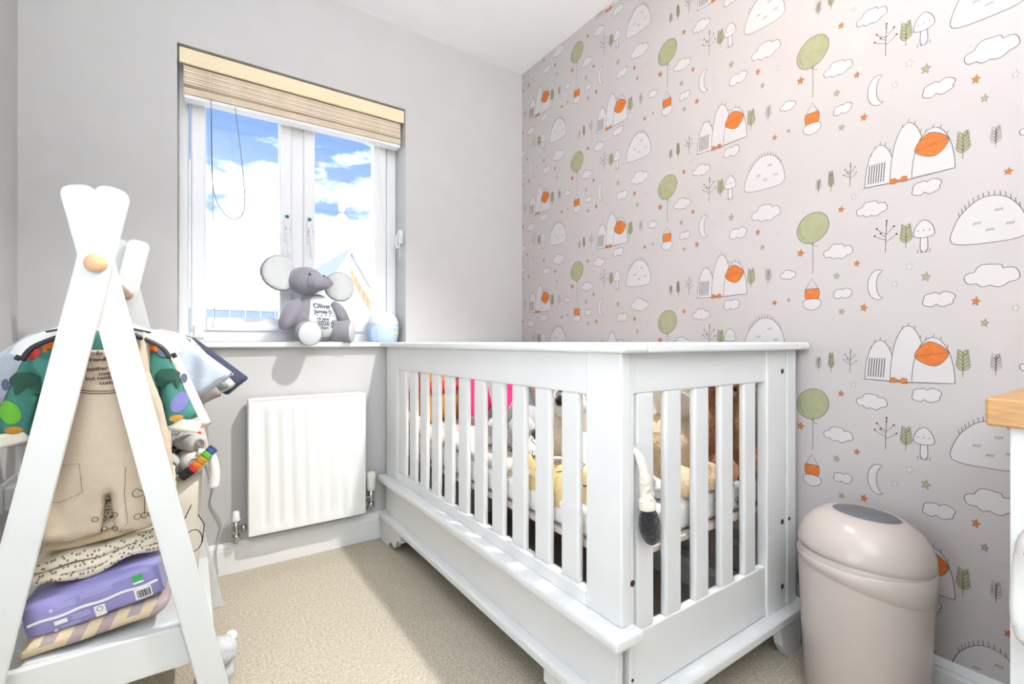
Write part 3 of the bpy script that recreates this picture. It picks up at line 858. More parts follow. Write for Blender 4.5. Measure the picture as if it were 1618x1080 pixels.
plush('panda_toy', (.870, 1.04, .592), 'black and white plush animal slumped against the front slats', [
    ('body', (0, 0, .05), (.05, .075, .07), 'fur_cream'), ('head', (-.005, -.06, .14), (.046, .052, .048), 'fur_white'),
    ('ear', (-.03, -.06, .19), (.014, .018, .020), 'fur_black'), ('ear', (.03, -.06, .19), (.014, .018, .020), 'fur_black'),
    ('eye_patch', (-.043, -.068, .148), (.010, .020, .016), 'fur_black'), ('tail', (.0, .08, .03), (.02, .03, .02), 'fur_black')])
plush('grey_rabbit', (.865, 1.30, .562), 'pale grey fluffy rabbit toy lying along the front slats', [
    ('body', (0, 0, .045), (.048, .085, .048), 'fur_grey'), ('head', (0, -.095, .07), (.040, .044, .040), 'fur_grey'),
    ('ear', (-.012, -.06, .12), (.012, .014, .045), 'fur_grey', rotx(35)), ('ear', (.02, -.055, .12), (.012, .014, .045), 'fur_grey', rotx(35)),
    ('leg', (-.03, .07, .012), (.02, .05, .018), 'fur_white'), ('leg', (.03, .07, .012), (.02, .05, .018), 'fur_white')])
# toy whose leg hangs out between the near end slats
t = thing('dangling_toy', (.815, .74, .50), 'cream toy with a black foot dangling out of the cot end', 'soft toy')
bm = bmesh.new(); add_ell(bm, (.825, .765, .575), (.036, .040, .055), nz_=.006, nsc=40); obj('body', bm, 'fur_cream', t, smooth=True)
bm = bmesh.new(); add_tube(bm, smooth_pts([(.815, .745, .63), (.797, .712, .665), (.795, .680, .660), (.798, .664, .62), (.803, .662, .57), (.806, .662, .545)], 5), [.013] * 6 + [.0075] * 5 + [.009] * 5 + [.013] * 5 + [.018] * 5, 14); obj('leg', bm, 'fur_cream', t, smooth=True)
bm = bmesh.new(); add_ell(bm, (.812, .661, .508), (.026, .020, .044), roty(-12)); obj('foot', bm, 'fur_black', t, smooth=True)

# ------------------------------------------------------------------ nappy bin
bx, by = 1.386, .470
bn = thing('nappy_bin', (bx, by, 0), 'taupe plastic nappy bin with domed lid beside the cot', 'bin')
TB = Matrix.Translation((bx, by, 0))
lathe('body', [(0, .002), (.116, .002), (.120, .008), (.124, .03), (.133, .20), (.1375, .32), (.1385, .372), (.1365, .384), (.130, .386), (.125, .380), (.125, .36), (0, .36)], 'bin_plastic', bn, 56, xf=TB)
lathe('foot_ring', [(0, 0), (.118, 0), (.121, .004), (.121, .010), (0, .010)], 'bin_grey', bn, 40, xf=TB)
tilt = Matrix.Translation((bx, by, .384)) @ rotz(-34.5) @ roty(5) @ rotz(34.5)
lathe('lid', [(.1355, -.010), (.1400, -.006), (.1405, .004), (.137, .024), (.126, .050), (.108, .071), (.088, .084), (.0735, .0905), (.070, .0895), (.069, .086), (0, .086)], 'bin_plastic', bn, 56, xf=tilt)
lathe('lid_insert', [(0, .0935), (.045, .0932), (.066, .0905), (.069, .088), (.069, .086)], 'bin_grey', bn, 40, xf=tilt)
# front skirt: a raised lip that dips at the front of the bin
bm = bmesh.new(); n = 64; A = []
for k in range(n + 1):
    a = 2 * PI * k / n; d = Vector((math.cos(a), math.sin(a)))
    dip = .5 + .5 * d.dot(Vector((.10, -.99)))
    zt, zb = .370, .352 - .050 * dip ** 2
    A.append([bm.verts.new((bx + d.x * rr, by + d.y * rr, z)) for rr, z in ((.1375, zt), (.1410, zt - .004), (.1408, zb), (.1360, zb - .004))])
for k in range(n):
    for q_ in range(3): bm.faces.new((A[k][q_], A[k + 1][q_], A[k + 1][q_ + 1], A[k][q_ + 1])).smooth = True
obj('lip', bm, 'bin_plastic', bn)
# spine at the wall side with the release button
ang = R(-46); sx_, sy_ = math.cos(ang), math.sin(ang)
sp = Matrix.Translation((bx, by, 0)) @ rotz(-46)
bm = bmesh.new(); add_box(bm, (.128, -.010, .02), (.1425, .010, .295), .005, 3); obj('spine', bm, 'bin_dark', bn, xf=sp)
bm = bmesh.new(); add_box(bm, (.1385, -.011, .318), (.1455, .011, .341), .004, 3); obj('release_button', bm, 'bin_plastic', bn, xf=sp)

# ------------------------------------------------------------------ dresser at the right edge
dr = thing('dresser', (1.30, -.25, 0), 'white dresser with a thick oak top at the right edge', 'dresser')
box('top', (1.045, -.75, .767), (1.538, .190, .812), 'oak', dr, .004)
box('side_panel', (1.062, .142, 0), (1.53, .165, .767), 'white_satin', dr, .002)
box('side_panel', (1.062, -.725, 0), (1.53, -.702, .767), 'white_satin', dr, .002)
box('body', (1.085, -.702, .06), (1.53, .142, .766), 'white_satin', dr, .002)
for i in range(3):
    d_ = box('drawer', (1.064, -.698, .08 + i * .232), (1.085, .138, .08 + i * .232 + .226), 'white_satin', dr, .004)
    for yy in (-.50, -.06):
        lathe('knob', [(0, .022), (.011, .022), (.014, .016), (.008, .006), (.007, 0), (0, 0)], 'beech', d_, 16, xf=Matrix.Translation((1.0645, yy, .19 + i * .232)) @ roty(-90))
t = thing('hanging_cloth', (1.05, .10, .35), 'white cloth with coloured print hanging at the dresser front', 'cloth')
pp = Pillow(spl([(-.06, -.10), (0, -.12), (.07, -.09), (.066, .02), (.06, .11), (.01, .13), (-.05, .10), (-.066, .02)], 4), .034, .03, lambda u, v: .006 * math.sin(u * 90 + v * 20))
XF = Matrix.Translation((1.038, .106, .535)) @ rotz(-90) @ Matrix.Scale(.82, 4)
obj('cloth', pp.mesh(.008), 'fab_white', t, smooth=True, xf=XF)
for (u, v, rr, m_) in ((-.040, .060, .008, 'fab_orange'), (-.02, .0, .006, 'fab_green'), (.03, .06, .008, 'fab_slate'), (.02, -.06, .008, 'fab_orange'), (-.035, -.05, .006, 'fab_slate'), (.045, .0, .007, 'fab_green')):
    bm = bmesh.new(); add_fill(bm, [(u + p[0] * rr, pp.front(u + p[0] * rr, v + p[1] * rr) - .0015, v + p[1] * rr) for p in ccircle(10)])
    obj('printed_motif', bm, m_, t, xf=XF)
tube('loop', [(1.044, .118, .635), (1.050, .118, .68), (1.057, .115, .71), (1.060, .11, .73)], .004, 'fab_white', t)

# ------------------------------------------------------------------ radiator
rd = thing('radiator', (.41, 2.10, .146), 'white ribbed panel radiator on the wall below the window', 'radiator')
RX0, RX1, RZ0, RZ1 = .187, .640, .148, .672
RY = 2.066
bm = bmesh.new()
# ribbed front plate
nx = 0; prof = []
xs = [RX0 + .004, RX0 + .022]
ribs = 8; p0 = RX0 + .034; pw = (RX1 - RX0 - .068) / ribs
cols = [(RX0 + .002, 0)]
for i in range(ribs):
    a = p0 + i * pw
    cols += [(a + pw * .12, 0), (a + pw * .26, .006), (a + pw * .62, .006), (a + pw * .76, 0)]
cols += [(RX1 - .002, 0)]
rows = [(RZ0, 0), (RZ0 + .030, 0), (RZ0 + .046, 1), (RZ1 - .050, 1), (RZ1 - .034, 0), (RZ1, 0)]
G = [[bm.verts.new((x, RY + d * k, z)) for x, d in cols] for z, k in rows]
for i in range(len(rows) - 1):
    for j in range(len(cols) - 1): bm.faces.new((G[i][j], G[i][j + 1], G[i + 1][j + 1], G[i + 1][j]))
bmesh.ops.bevel(bm, geom=[e for e in bm.edges if len(e.link_faces) == 2], offset=.0025, segments=2, affect='EDGES')
for f in bm.faces: f.smooth = True
obj('ribbed_plate', bm, 'radiator_white', rd)
bm = bmesh.new(); add_box(bm, (RX0 + .006, RY + .0075, RZ0 + .004), (RX1 - .006, RY + .020, RZ1 - .004), .003); obj('water_panel', bm, 'radiator_white', rd)
for xx in (RX0, RX1 - .010):
    bm = bmesh.new(); add_box(bm, (xx, RY - .003, RZ0), (xx + .010, RY + .055, RZ1 + .004), .004, 3); obj('end_cap', bm, 'radiator_white', rd)
bm = bmesh.new(); add_box(bm, (RX0 + .010, RY - .002, RZ1 - .002), (RX1 - .010, RY + .055, RZ1 + .006), .003); obj('top_grille', bm, 'radiator_white', rd)
bm = bmesh.new(); add_box(bm, (RX0 + .08, RY + .020, .30), (RX0 + .11, 2.141, .60), .002); add_box(bm, (RX1 - .11, RY + .020, .30), (RX1 - .08, 2.141, .60), .002); obj('bracket', bm, 'radiator_white', rd)
def valve(x, top, m, h, sg, z0):
    v = bmesh.new()
    add_tube(v, [(x, 2.095, z0 - .035), (x, 2.095, z0 + .035)], .011, 12)
    add_tube(v, [(x, 2.095, z0), (x + sg * .055, 2.095, z0)], .009, 12)
    add_tube(v, [(x + sg * .018, 2.095, z0), (x + sg * .034, 2.095, z0)], .014, 6)
    add_tube(v, [(x, 2.095, z0 - .040), (x, 2.095, z0 - .022)], .014, 6)
    add_tube(v, [(x, 2.095, z0 - .035), (x, 2.107, z0 - .055), (x, 2.140, z0 - .062)], .008, 10)
    vb = obj('valve_body', v, 'chrome', rd)
    lathe('valve_cap', [(0, 0), (.014, 0), (.0165, .004), (top, .012), (top, h * .55), (top * .93, h * .6), (top * .93, h * .92), (top * .7, h), (0, h)], m, rd, 18, xf=Matrix.Translation((x, 2.095, z0 + .030)))
valve(.148, .013, 'plastic_white', .038, 1, .180)
valve(.672, .019, 'plastic_cream', .085, -1, .205)
bm = bmesh.new()
for k in range(10):
    a = 2 * PI * k / 10; add_box(bm, (.672 + .0178 * math.cos(a) - .0018, 2.095 + .0178 * math.sin(a) - .0018, .29), (.672 + .0178 * math.cos(a) + .0018, 2.095 + .0178 * math.sin(a) + .0018, .315), .001)
obj('grip_rib', bm, 'plastic_cream', rd)

# ------------------------------------------------------------------ roller / roman wooden blind
bl = thing('wooden_blind', (.41, 2.19, 1.86), 'raised cream wooden venetian blind at the top of the window', 'blind')
box('pelmet', (-.032, 2.146, 1.947), (.850, 2.160, 2.006), 'blind_board', bl, .005, seg=3)
box('headrail', (-.020, 2.165, 1.955), (.838, 2.215, 2.000), 'blind_board', bl, .003)
base = None
zt = 1.940
for i in range(11):
    z = zt - i * .0062
    o = box('slat', (-.018, 2.160, z - .0022), (.836, 2.212, z + .0022), 'blind_slat', bl, .0012, rot=rotx(6 if i % 2 else -5)) if base is None else base.copy()
    if base is None: base = o; z0 = z
    else:
        COL.objects.link(o); o.location = (0, (.0015 if i % 3 else -.002), z - z0)
# lower bundle hangs a little askew
for i in range(4):
    o = base.copy(); COL.objects.link(o); z = 1.862 - i * .0058
    o.matrix_basis = Matrix.Translation((.409, 0, z)) @ Matrix.Rotation(R(-.55), 4, 'Y') @ Matrix.Translation((-.409, 0, -z0))
bm = bmesh.new(); add_box(bm, (-.427, -.024, -.008), (.427, .024, .006), .004, 3); obj('bottom_rail', bm, 'plastic_white', bl, xf=Matrix.Translation((.409, 2.186, 1.836)) @ roty(-.55))
for x in (.065, .135, .44, .66, .735):
    tube('ladder_cord', [(x, 2.157, 1.945), (x, 2.157, 1.83)], .0009, 'cord_white', bl, 6)
tube('pull_cord', smooth_pts([(.070, 2.155, 1.84), (.072, 2.15, 1.55), (.090, 2.15, 1.44), (.135, 2.15, 1.385), (.175, 2.15, 1.41), (.182, 2.15, 1.50), (.168, 2.15, 1.66), (.150, 2.155, 1.83)]), .0014, 'cord_dark', bl, 6)
tube('pull_cord', [(.070, 2.152, 1.84), (.076, 2.15, 1.40), (.080, 2.15, .985)], .0011, 'cord_dark', bl, 6)
lathe('cord_acorn', [(0, .030), (.003, .029), (.006, .016), (.009, .004), (.009, 0), (0, 0)], 'plastic_white', bl, 12, xf=Matrix.Translation((.080, 2.15, .957)))
for dx in (0, .008):
    tube('lift_cord', smooth_pts([(.720 + dx, 2.157, 1.83), (.735 + dx, 2.16, 1.6), (.765 + dx * .5, 2.165, 1.40), (.795, 2.17, 1.33), (.80 - dx, 2.17, 1.36)]), .0012, 'cord_white', bl, 6)
t = thing('cord_cleat', (.845, 2.19, 1.36), 'white cord cleat with looped cord on the window reveal', 'cleat')
box('cleat', (.832, 2.172, 1.375), (.854, 2.190, 1.44), 'plastic_white', t, .005, seg=3)
for k in range(3):
    tube('cord_loop', smooth_pts([(.835, 2.17 + .006 * k, 1.43), (.820, 2.165 + .006 * k, 1.40), (.822, 2.168 + .006 * k, 1.35), (.836, 2.172 + .006 * k, 1.375), (.840, 2.176 + .006 * k, 1.42)]), .003, 'cord_white', t, 6)
tube('cord_tail', [(.838, 2.18, 1.36), (.840, 2.18, 1.31)], .0014, 'cord_white', t, 6)
lathe('cord_weight', [(0, .022), (.004, .020), (.006, .004), (.005, 0), (0, 0)], 'cord_grey', t, 10, xf=Matrix.Translation((.840, 2.18, 1.288)))

# ------------------------------------------------------------------ plush elephant on the sill
ex, ey, ez = .445, 2.165, .899
el = thing('plush_elephant', (ex, ey, ez), 'grey plush elephant with white belly patch sitting on the window sill', 'soft toy')
EX = Matrix.Translation((ex, ey, ez)) @ rotz(14)
def ep(name, c, r, m, rot=None, nz_=.0025): return ell(name, c, r, m, el, rot, nz_=nz_, nsc=40, xf=EX, seed=len(name))
# body: pear shape
prof = [(0, .004), (.05, .002), (.085, .015), (.102, .045), (.104, .08), (.094, .12), (.078, .155), (.060, .185), (.045, .205), (0, .21)]
bm = bmesh.new(); add_lathe(bm, prof, 36, 1, .80); obj('body', bm, 'felt_grey', el, smooth=True, sub=1, xf=EX)
def body_r(z):
    for (r1, z1), (r2, z2) in zip(prof[2:], prof[3:]):
        if z1 <= z <= z2: return r1 + (r2 - r1) * (z - z1) / (z2 - z1)
    return .05
def belly(u, v, off=.004):
    """belly patch coordinates -> body surface (local)"""
    z = v; r = body_r(z); a = u / max(.05, r) - PI / 2 + .16
    return Vector(((r + off) * math.cos(a), (r + off) * .80 * math.sin(a), z))
BP = spl([(-.040, .188), (.0, .196), (.040, .188), (.064, .135), (.075, .085), (.058, .040), (.0, .022), (-.056, .040), (-.073, .085), (-.062, .135)], 4)
bm = bmesh.new()
for ring in range(8):
    pass
cu_, cv_ = 0, .105
rings_ = [[bm.verts.new(belly(cu_ + (u - cu_) * k / 7, cv_ + (v - cv_) * k / 7, .0048 if k < 7 else .000)) for u, v in BP] for k in range(1, 8)]
cvt = bm.verts.new(belly(cu_, cv_, .0048))
nb = len(BP)
for i in range(nb): bm.faces.new((cvt, rings_[0][i], rings_[0][(i + 1) % nb])).smooth = True
for k in range(6):
    for i in range(nb): bm.faces.new((rings_[k][i], rings_[k + 1][i], rings_[k + 1][(i + 1) % nb], rings_[k][(i + 1) % nb])).smooth = True
bp_ = obj('belly_patch', bm, 'felt_pale', el, xf=EX)
bm = bmesh.new()
pl = lambda u, v: belly(u, v, .0066)
add_text(bm, 'Oliver', .029, pl, ox=-.044, oy=.144)
add_text(bm, 'James O', .023, pl, ox=-.046, oy=.122)
for k in range(5):
    hx_, hy_ = -.038 + k * .018, .113
    add_fill(bm, [pl(hx_ + p[0] * .0028, hy_ + p[1] * .0028) for p in ccircle(8)])
add_text(bm, '18 June', .017, pl, ox=-.042, oy=.093)
add_text(bm, '2020', .026, pl, ox=-.042, oy=.071)
add_text(bm, '2:03pm', .015, pl, ox=-.040, oy=.056)
add_text(bm, '5lb', .026, pl, rot=90, ox=.036, oy=.062)
add_text(bm, '3', .022, pl, ox=.040, oy=.082)
obj('embroidery', bm, 'embroid', bp_, xf=EX)
ep('head', (-.040, -.008, .260), (.074, .066, .060), 'felt_grey')
# trunk swings forward and to the right
tr = smooth_pts([(-.034, -.036, .258), (-.022, -.060, .252), (-.008, -.073, .249), (.006, -.080, .251), (.018, -.085, .257), (.026, -.088, .264)], 5)
bm = bmesh.new(); nt_ = len(tr)
add_tube(bm, tr, [.023 + .023 * (1 - i / (nt_ - 1)) ** 1.6 + .0009 * math.sin(i * 1.9) for i in range(nt_)], 20); tk = obj('trunk', bm, 'felt_grey', el, smooth=True, xf=EX)
ell('trunk_tip', (.0268, -.0884, .2650), (.020, .020, .004), 'felt_grey', tk, rot=(Vector((.010, -.004, .010)).to_track_quat('Z', 'Y').to_matrix().to_4x4()), xf=EX)
def ear(c, rx, rz, rot, seed):
    po = spl([(math.cos(a) * rx, math.sin(a) * rz) for a in [2 * PI * k / 10 for k in range(10)]], 4)
    p = Pillow(po, .022, .03, lambda u, v: .25 * (u * u) / rx)
    X = EX @ Matrix.Translation(c) @ rot
    e = obj('ear', p.mesh(rx / 12), 'felt_grey', el, smooth=True, sub=1, xf=X)
    p2 = Pillow([(u * .95, v * .95) for u, v in po], .016, .03, lambda u, v: .25 * (u * u) / rx - .0062)
    obj('ear_lining', p2.mesh(rx / 12), 'felt_pale', e, smooth=True, sub=1, xf=X)
ear((-.140, -.004, .284), .078, .076, rotz(6), 1)
ear((.110, -.020, .248), .068, .068, rotz(-14), 2)
ep('eye', (-.050, -.0725, .282), (.0062, .004, .0062), 'black_gloss', nz_=0)
ep('eye', (.020, -.052, .282), (.0062, .005, .0062), 'black_gloss', nz_=0)
ep('eye_glint', (-.0505, -.0765, .2835), (.0022, .0014, .0022), 'label_white', nz_=0)
ep('arm', (-.108, -.020, .115), (.034, .036, .075), 'felt_grey', roty(28))
ep('arm', (.108, -.030, .118), (.030, .034, .070), 'felt_grey', roty(-30))
def leg(p0, p1, pad_r):
    p0, p1 = Vector(p0), Vector(p1); d = (p1 - p0).normalized()
    bm = bmesh.new(); add_tube(bm, [p0, p0.lerp(p1, .3), p0.lerp(p1, .65), p0.lerp(p1, .92), p1], [.038, .044, .047, .050, .044], 20)
    lg = obj('leg', bm, 'felt_grey', el, smooth=True, xf=EX)
    bm = bmesh.new(); add_ell(bm, p1 + d * .001, (pad_r * .9, pad_r, .008), d.to_track_quat('Z', 'Y').to_matrix().to_4x4()); obj('foot_pad', bm, 'felt_pale', lg, smooth=True, xf=EX)
leg((-.050, -.030, .048), (-.085, -.145, .034), .048)
leg((.050, -.025, .048), (.122, -.100, .047), .046)

# ------------------------------------------------------------------ night light on the sill
nl = thing('night_light', (.762, 2.195, .899), 'round blue and white night light standing on the window sill', 'night light')
TN = Matrix.Translation((.762, 2.195, .899))
lathe('base', [(0, 0), (.058, 0), (.064, .004), (.071, .03), (.073, .055), (.072, .078), (.068, .081), (0, .081)], 'nl_pale', nl, 40, xf=TN)
lathe('dome', [(.071, .079), (.0735, .083), (.072, .095), (.064, .117), (.048, .134), (.026, .144), (0, .147)], 'nl_dome', nl, 40, xf=TN)
bm = bmesh.new(); add_ell(bm, (-.058, -.038, .038), (.024, .020, .040), rotz(34)); obj('wing', bm, 'nl_blue', nl, smooth=True, xf=TN)
bm = bmesh.new(); add_ell(bm, (.046, -.058, .038), (.007, .005, .008), None, 12, 8); obj('beak', bm, 'amber', nl, smooth=True, xf=TN)
bm = bmesh.new(); add_ell(bm, (.028, -.066, .070), (.009, .006, .010), None, 12, 8); obj('eye', bm, 'nl_dome', nl, smooth=True, xf=TN)
tube('feeler', [(.066, -.02, .060), (.082, -.03, .066), (.090, -.032, .068)], .0016, 'cord_dark', nl, 6).matrix_basis = TN
# ------------------------------------------------------------------ lead running down the wall, wall socket
t = thing('power_lead', (.06, 2.12, 0), 'thin grey lead running from the sill down the wall to the floor', 'cable')
tube('lead', smooth_pts([(.035, 2.100, .885), (.040, 2.098, .80), (.044, 2.130, .72), (.060, 2.128, .55), (.056, 2.132, .45), (.078, 2.130, .35), (.068, 2.134, .28), (.105, 2.128, .20), (.085, 2.117, .10), (.090, 2.11, .015)]), .0026, 'cord_grey', t, 6)
t = thing('sill_adaptor', (.03, 2.13, .899), 'small clear-white plug adaptor standing at the left end of the sill', 'adaptor')
box('casing', (.012, 2.118, .900), (.044, 2.142, .965), 'plastic_white', t, .006, seg=3)
box('clip', (.010, 2.113, .912), (.046, 2.119, .920), 'cord_grey', t, .002)
so = thing('wall_socket', (XL, 2.03, .45), 'white wall socket with plugged-in adaptor on the left wall', 'socket')
box('plate', (XL, 1.96, .40), (XL + .008, 2.106, .486), 'plastic_white', so, .003)
box('adaptor', (XL + .008, 1.965, .405), (XL + .060, 2.025, .475), 'plastic_white', so, .006, seg=3)
tube('lead', smooth_pts([(XL + .04, 2.02, .47), (XL + .05, 2.05, .50), (XL + .04, 2.08, .46), (XL + .02, 2.09, .30), (XL + .03, 2.08, .05)]), .0035, 'cord_white', so, 8)

# ------------------------------------------------------------------ A-frame clothes rail
cr_t = thing('clothes_rail', (-.145, 1.57, 0), 'white A-frame childrens clothes rail with crossed legs and wooden knobs', 'clothes rail')
def board(x0, x1, y0, y1, m='rail_white'):
    """leg board from the floor at x0 to the top at x1"""
    a = Vector((x0, 0)); b = Vector((x1, 1.215)); d = (b - a).normalized(); n = Vector((d.y, -d.x)); w = .0272
    foot = [a + n * w * 1, a - n * w * 1]
    foot = [Vector((p.x - d.x * p.y / d.y, 0)) for p in foot]
    top = []
    for k in range(7):      # rounded corners
        an = R(90 * k / 6); top.append(b - d * .018 + n * (w - .018) + n * .018 * math.cos(an) + d * .018 * math.sin(an))
    for k in range(7):
        an = R(90 * k / 6); top.append(b - d * .018 - n * (w - .018) - n * .018 * math.sin(an) + d * .018 * math.cos(an))
    poly = [tuple(foot[1]), tuple(foot[0])] + [tuple(p) for p in top]
    bm = bmesh.new()
    A = [bm.verts.new((u, y0, v)) for u, v in poly]; B = [bm.verts.new((u, y1, v)) for u, v in poly]; n_ = len(poly)
    f1 = bm.faces.new(A); f2 = bm.faces.new(B[::-1])
    for i in range(n_): bm.faces.new((A[i], B[i], B[(i + 1) % n_], A[(i + 1) % n_]))
    bmesh.ops.bevel(bm, geom=list(f1.edges) + list(f2.edges), offset=.0025, segments=2, affect='EDGES')
    obj('leg', bm, m, cr_t)
for y in (1.252, 1.856):
    board(-.363, -.127, y, y + .018); board(.070, -.187, y + .0185, y + .0365)
bm = bmesh.new(); add_tube(bm, [(-.1545, 1.292, 1.045), (-.1545, 1.852, 1.045)], .0125, 16); obj('hanging_pole', bm, 'beech', cr_t)
for yy, sg in ((1.252, -1), (1.8925, 1)):
    lathe('knob', [(0, .016), (.010, .0155), (.016, .012), (.0185, .006), (.018, 0), (0, 0)], 'beech', cr_t, 24, xf=Matrix.Translation((-.1545, yy, 1.058)) @ rotx(90 if sg < 0 else -90))
def leg_x(z, side):
    return (-.363 + .236 * z / 1.215) if side < 0 else (.070 - .257 * z / 1.215)
for yy in (1.290, 1.836):
    z0, z1 = .172, .262
    prism('shelf_edge', [(leg_x(z0, -1) - .02, z0), (leg_x(z0, 1) + .02, z0), (leg_x(z1, 1) + .02, z1), (leg_x(z1, -1) - .02, z1)], 'y', yy, yy + .017, 'rail_white', cr_t, bev=.002)
box('shelf', (leg_x(.19, -1) - .02, 1.307, .180), (leg_x(.19, 1) + .02, 1.836, .196), 'rail_white', cr_t, .002)

# hangers -----------------------------------------------------------
PX_, PZ_ = -.1545, 1.0585
def hanger(y, label, dark=False, span=.125, dx=0):
    h = thing('hanger', (PX_ + dx, y, PZ_), label, 'hanger', 'clothes hangers on the rail')
    bm = bmesh.new()
    for s_ in (-1, 1):
        path = smooth_pts([(0, 0, .012), (s_ * .03, 0, .006), (s_ * span * .62, 0, -.016), (s_ * span * .9, 0, -.036), (s_ * span * 1.03, 0, -.060)], 5)
        n = len(path)
        for i in range(n - 1): pass
        rows_ = []
        for i, p in enumerate(path):
            w = .017 if i < n - 3 else .014
            d = (path[min(i + 1, n - 1)] - path[max(i - 1, 0)]).normalized(); nrm = Vector((-d.z, 0, d.x)) * (1 if s_ > 0 else -1)
            rows_.append([bm.verts.new(p + nrm * w / 2 + Vector((0, -.004, 0))), bm.verts.new(p - nrm * w / 2 + Vector((0, -.004, 0))), bm.verts.new(p - nrm * w / 2 + Vector((0, .004, 0))), bm.verts.new(p + nrm * w / 2 + Vector((0, .004, 0)))])
        for i in range(n - 1):
            for k in range(4): bm.faces.new((rows_[i][k], rows_[i][(k + 1) % 4], rows_[i + 1][(k + 1) % 4], rows_[i + 1][k]))
        bm.faces.new(rows_[0]); bm.faces.new(rows_[-1][::-1])
    zc = PZ_ - .125
    obj('shoulder_bar', bm, 'plastic_white', h, xf=Matrix.Translation((PX_ + dx, y, zc)))
    hk = [(0, 0, .02), (0, 0, .085)] + [(.0 + .018 - .018 * math.cos(R(a)), 0, .105 + .018 * math.sin(R(a)) + .0) for a in range(0, 200, 20)]
    hk = [(0, 0, .012), (0, 0, .10)] + [(.0165 - .0165 * math.cos(R(a)), 0, .1105 + .0165 * math.sin(R(a))) for a in range(0, 210, 15)]
    bm = bmesh.new(); add_tube(bm, [Vector(p) + Vector((PX_ + dx - .0165 + 0, y, zc)) for p in hk], .0026, 8)
    obj('hook', bm, 'plastic_white', h)
    if dark:
        bm = bmesh.new()
        for s_ in (-1, 1):
            path = smooth_pts([(s_ * .02, 0, .0), (s_ * span * .62, 0, -.025), (s_ * span * .88, 0, -.044), (s_ * span * 1.0, 0, -.068)], 5)
            add_tube(bm, [Vector((p.x, -.0045, p.z - .002)) for p in path], .0055, 6)
            add_box(bm, (s_ * .065 - .02, -.006, -.010), (s_ * .065 + .02, -.003, -.006), .001, rot=roty(s_ * 14))
        obj('grip_edge', bm, 'hanger_black', h, xf=Matrix.Translation((PX_ + dx, y, zc)))
    return zc
# garments -----------------------------------------------------------
def mirror(pts): return pts + [(-x, y) for x, y in reversed(pts) if abs(x) > 1e-6]
def top_outline(sh=.105, sz=-.022, sl=.17, ang=62, wid=.062, hem=.34, body=.105, neck=.035):
    """half outline of a top, x>=0 side, z below the hanger centre; sleeve hangs at angle ang below horizontal"""
    a = R(-ang); dx, dz = math.cos(a), math.sin(a)
    nx_, nz = -dz, dx
    ce = (sh + dx * sl, sz + dz * sl)
    half = [(0, -.012), (neck, .004), (sh * .7, -.006), (sh, sz), (ce[0] + nx_ * wid * .30, ce[1] + nz * wid * .30), (ce[0] - nx_ * wid * .55, ce[1] - nz * wid * .55),
            (body, sz - wid * 1.35), (body * 1.02, -hem * .7), (body * 1.04, -hem), (body * .5, -hem - .004), (0, -hem - .005)]
    return half
def garment(name, y, zc, half, m, label, th=.022, fold=None, dx=0, res=.0075, group='garments on the clothes rail'):
    poly = mirror(half)
    g_ = thing(name, (PX_ + dx, y, zc + min(p[1] for p in poly)), label, 'garment', group)
    p = Pillow(poly, th, .022, fold or (lambda u, v: .006 * math.sin(u * 55 + v * 9) + .004 * math.sin(u * 120 - v * 14)))
    XFm = Matrix.Translation((PX_ + dx, y, zc))
    obj('cloth', p.mesh(res), m, g_, smooth=True, xf=XFm)
    return g_, p, XFm
def prints(g_, p, XFm, items, name='print'):
    """items: (polygon points, material)"""
    for pts, m in items:
        b2 = bmesh.new(); fine = []
        for (x1, z1), (x2, z2) in zip(pts, pts[1:] + pts[:1]):
            fine += [(x1, z1), ((x1 + x2) / 2, (z1 + z2) / 2)]
        if len(pts) == 14:
            cu, cv = sum(q[0] for q in pts) / 14, sum(q[1] for q in pts) / 14
            P3 = lambda u, v: (u, p.front(u, v) - .0022, v)
            rs = [[b2.verts.new(P3(cu + (u - cu) * f_, cv + (v - cv) * f_)) for u, v in pts] for f_ in (.35, .7, 1)]
            c0 = b2.verts.new(P3(cu, cv))
            for i in range(14):
                j = (i + 1) % 14; b2.faces.new((c0, rs[0][i], rs[0][j]))
                for r_ in (0, 1): b2.faces.new((rs[r_][i], rs[r_ + 1][i], rs[r_ + 1][j], rs[r_][j]))
            obj('printed_motif', b2, m, g_, xf=XFm); continue
        add_fill(b2, [(u, p.front(u, v) - .0045, v) for u, v in fine])
        bmesh.ops.triangulate(b2, faces=b2.faces[:], ngon_method='EAR_CLIP')
        obj('printed_motif', b2, m, g_, xf=XFm)
def lines(g_, p, XFm, polys, m, w=.0016, name='stitching', off=.0026):
    bm = bmesh.new()
    for pts in polys: add_ribbon(bm, pts, w, lambda u, v: (u, p.front(u, v) - off, v))
    obj(name, bm, m, g_, xf=XFm)

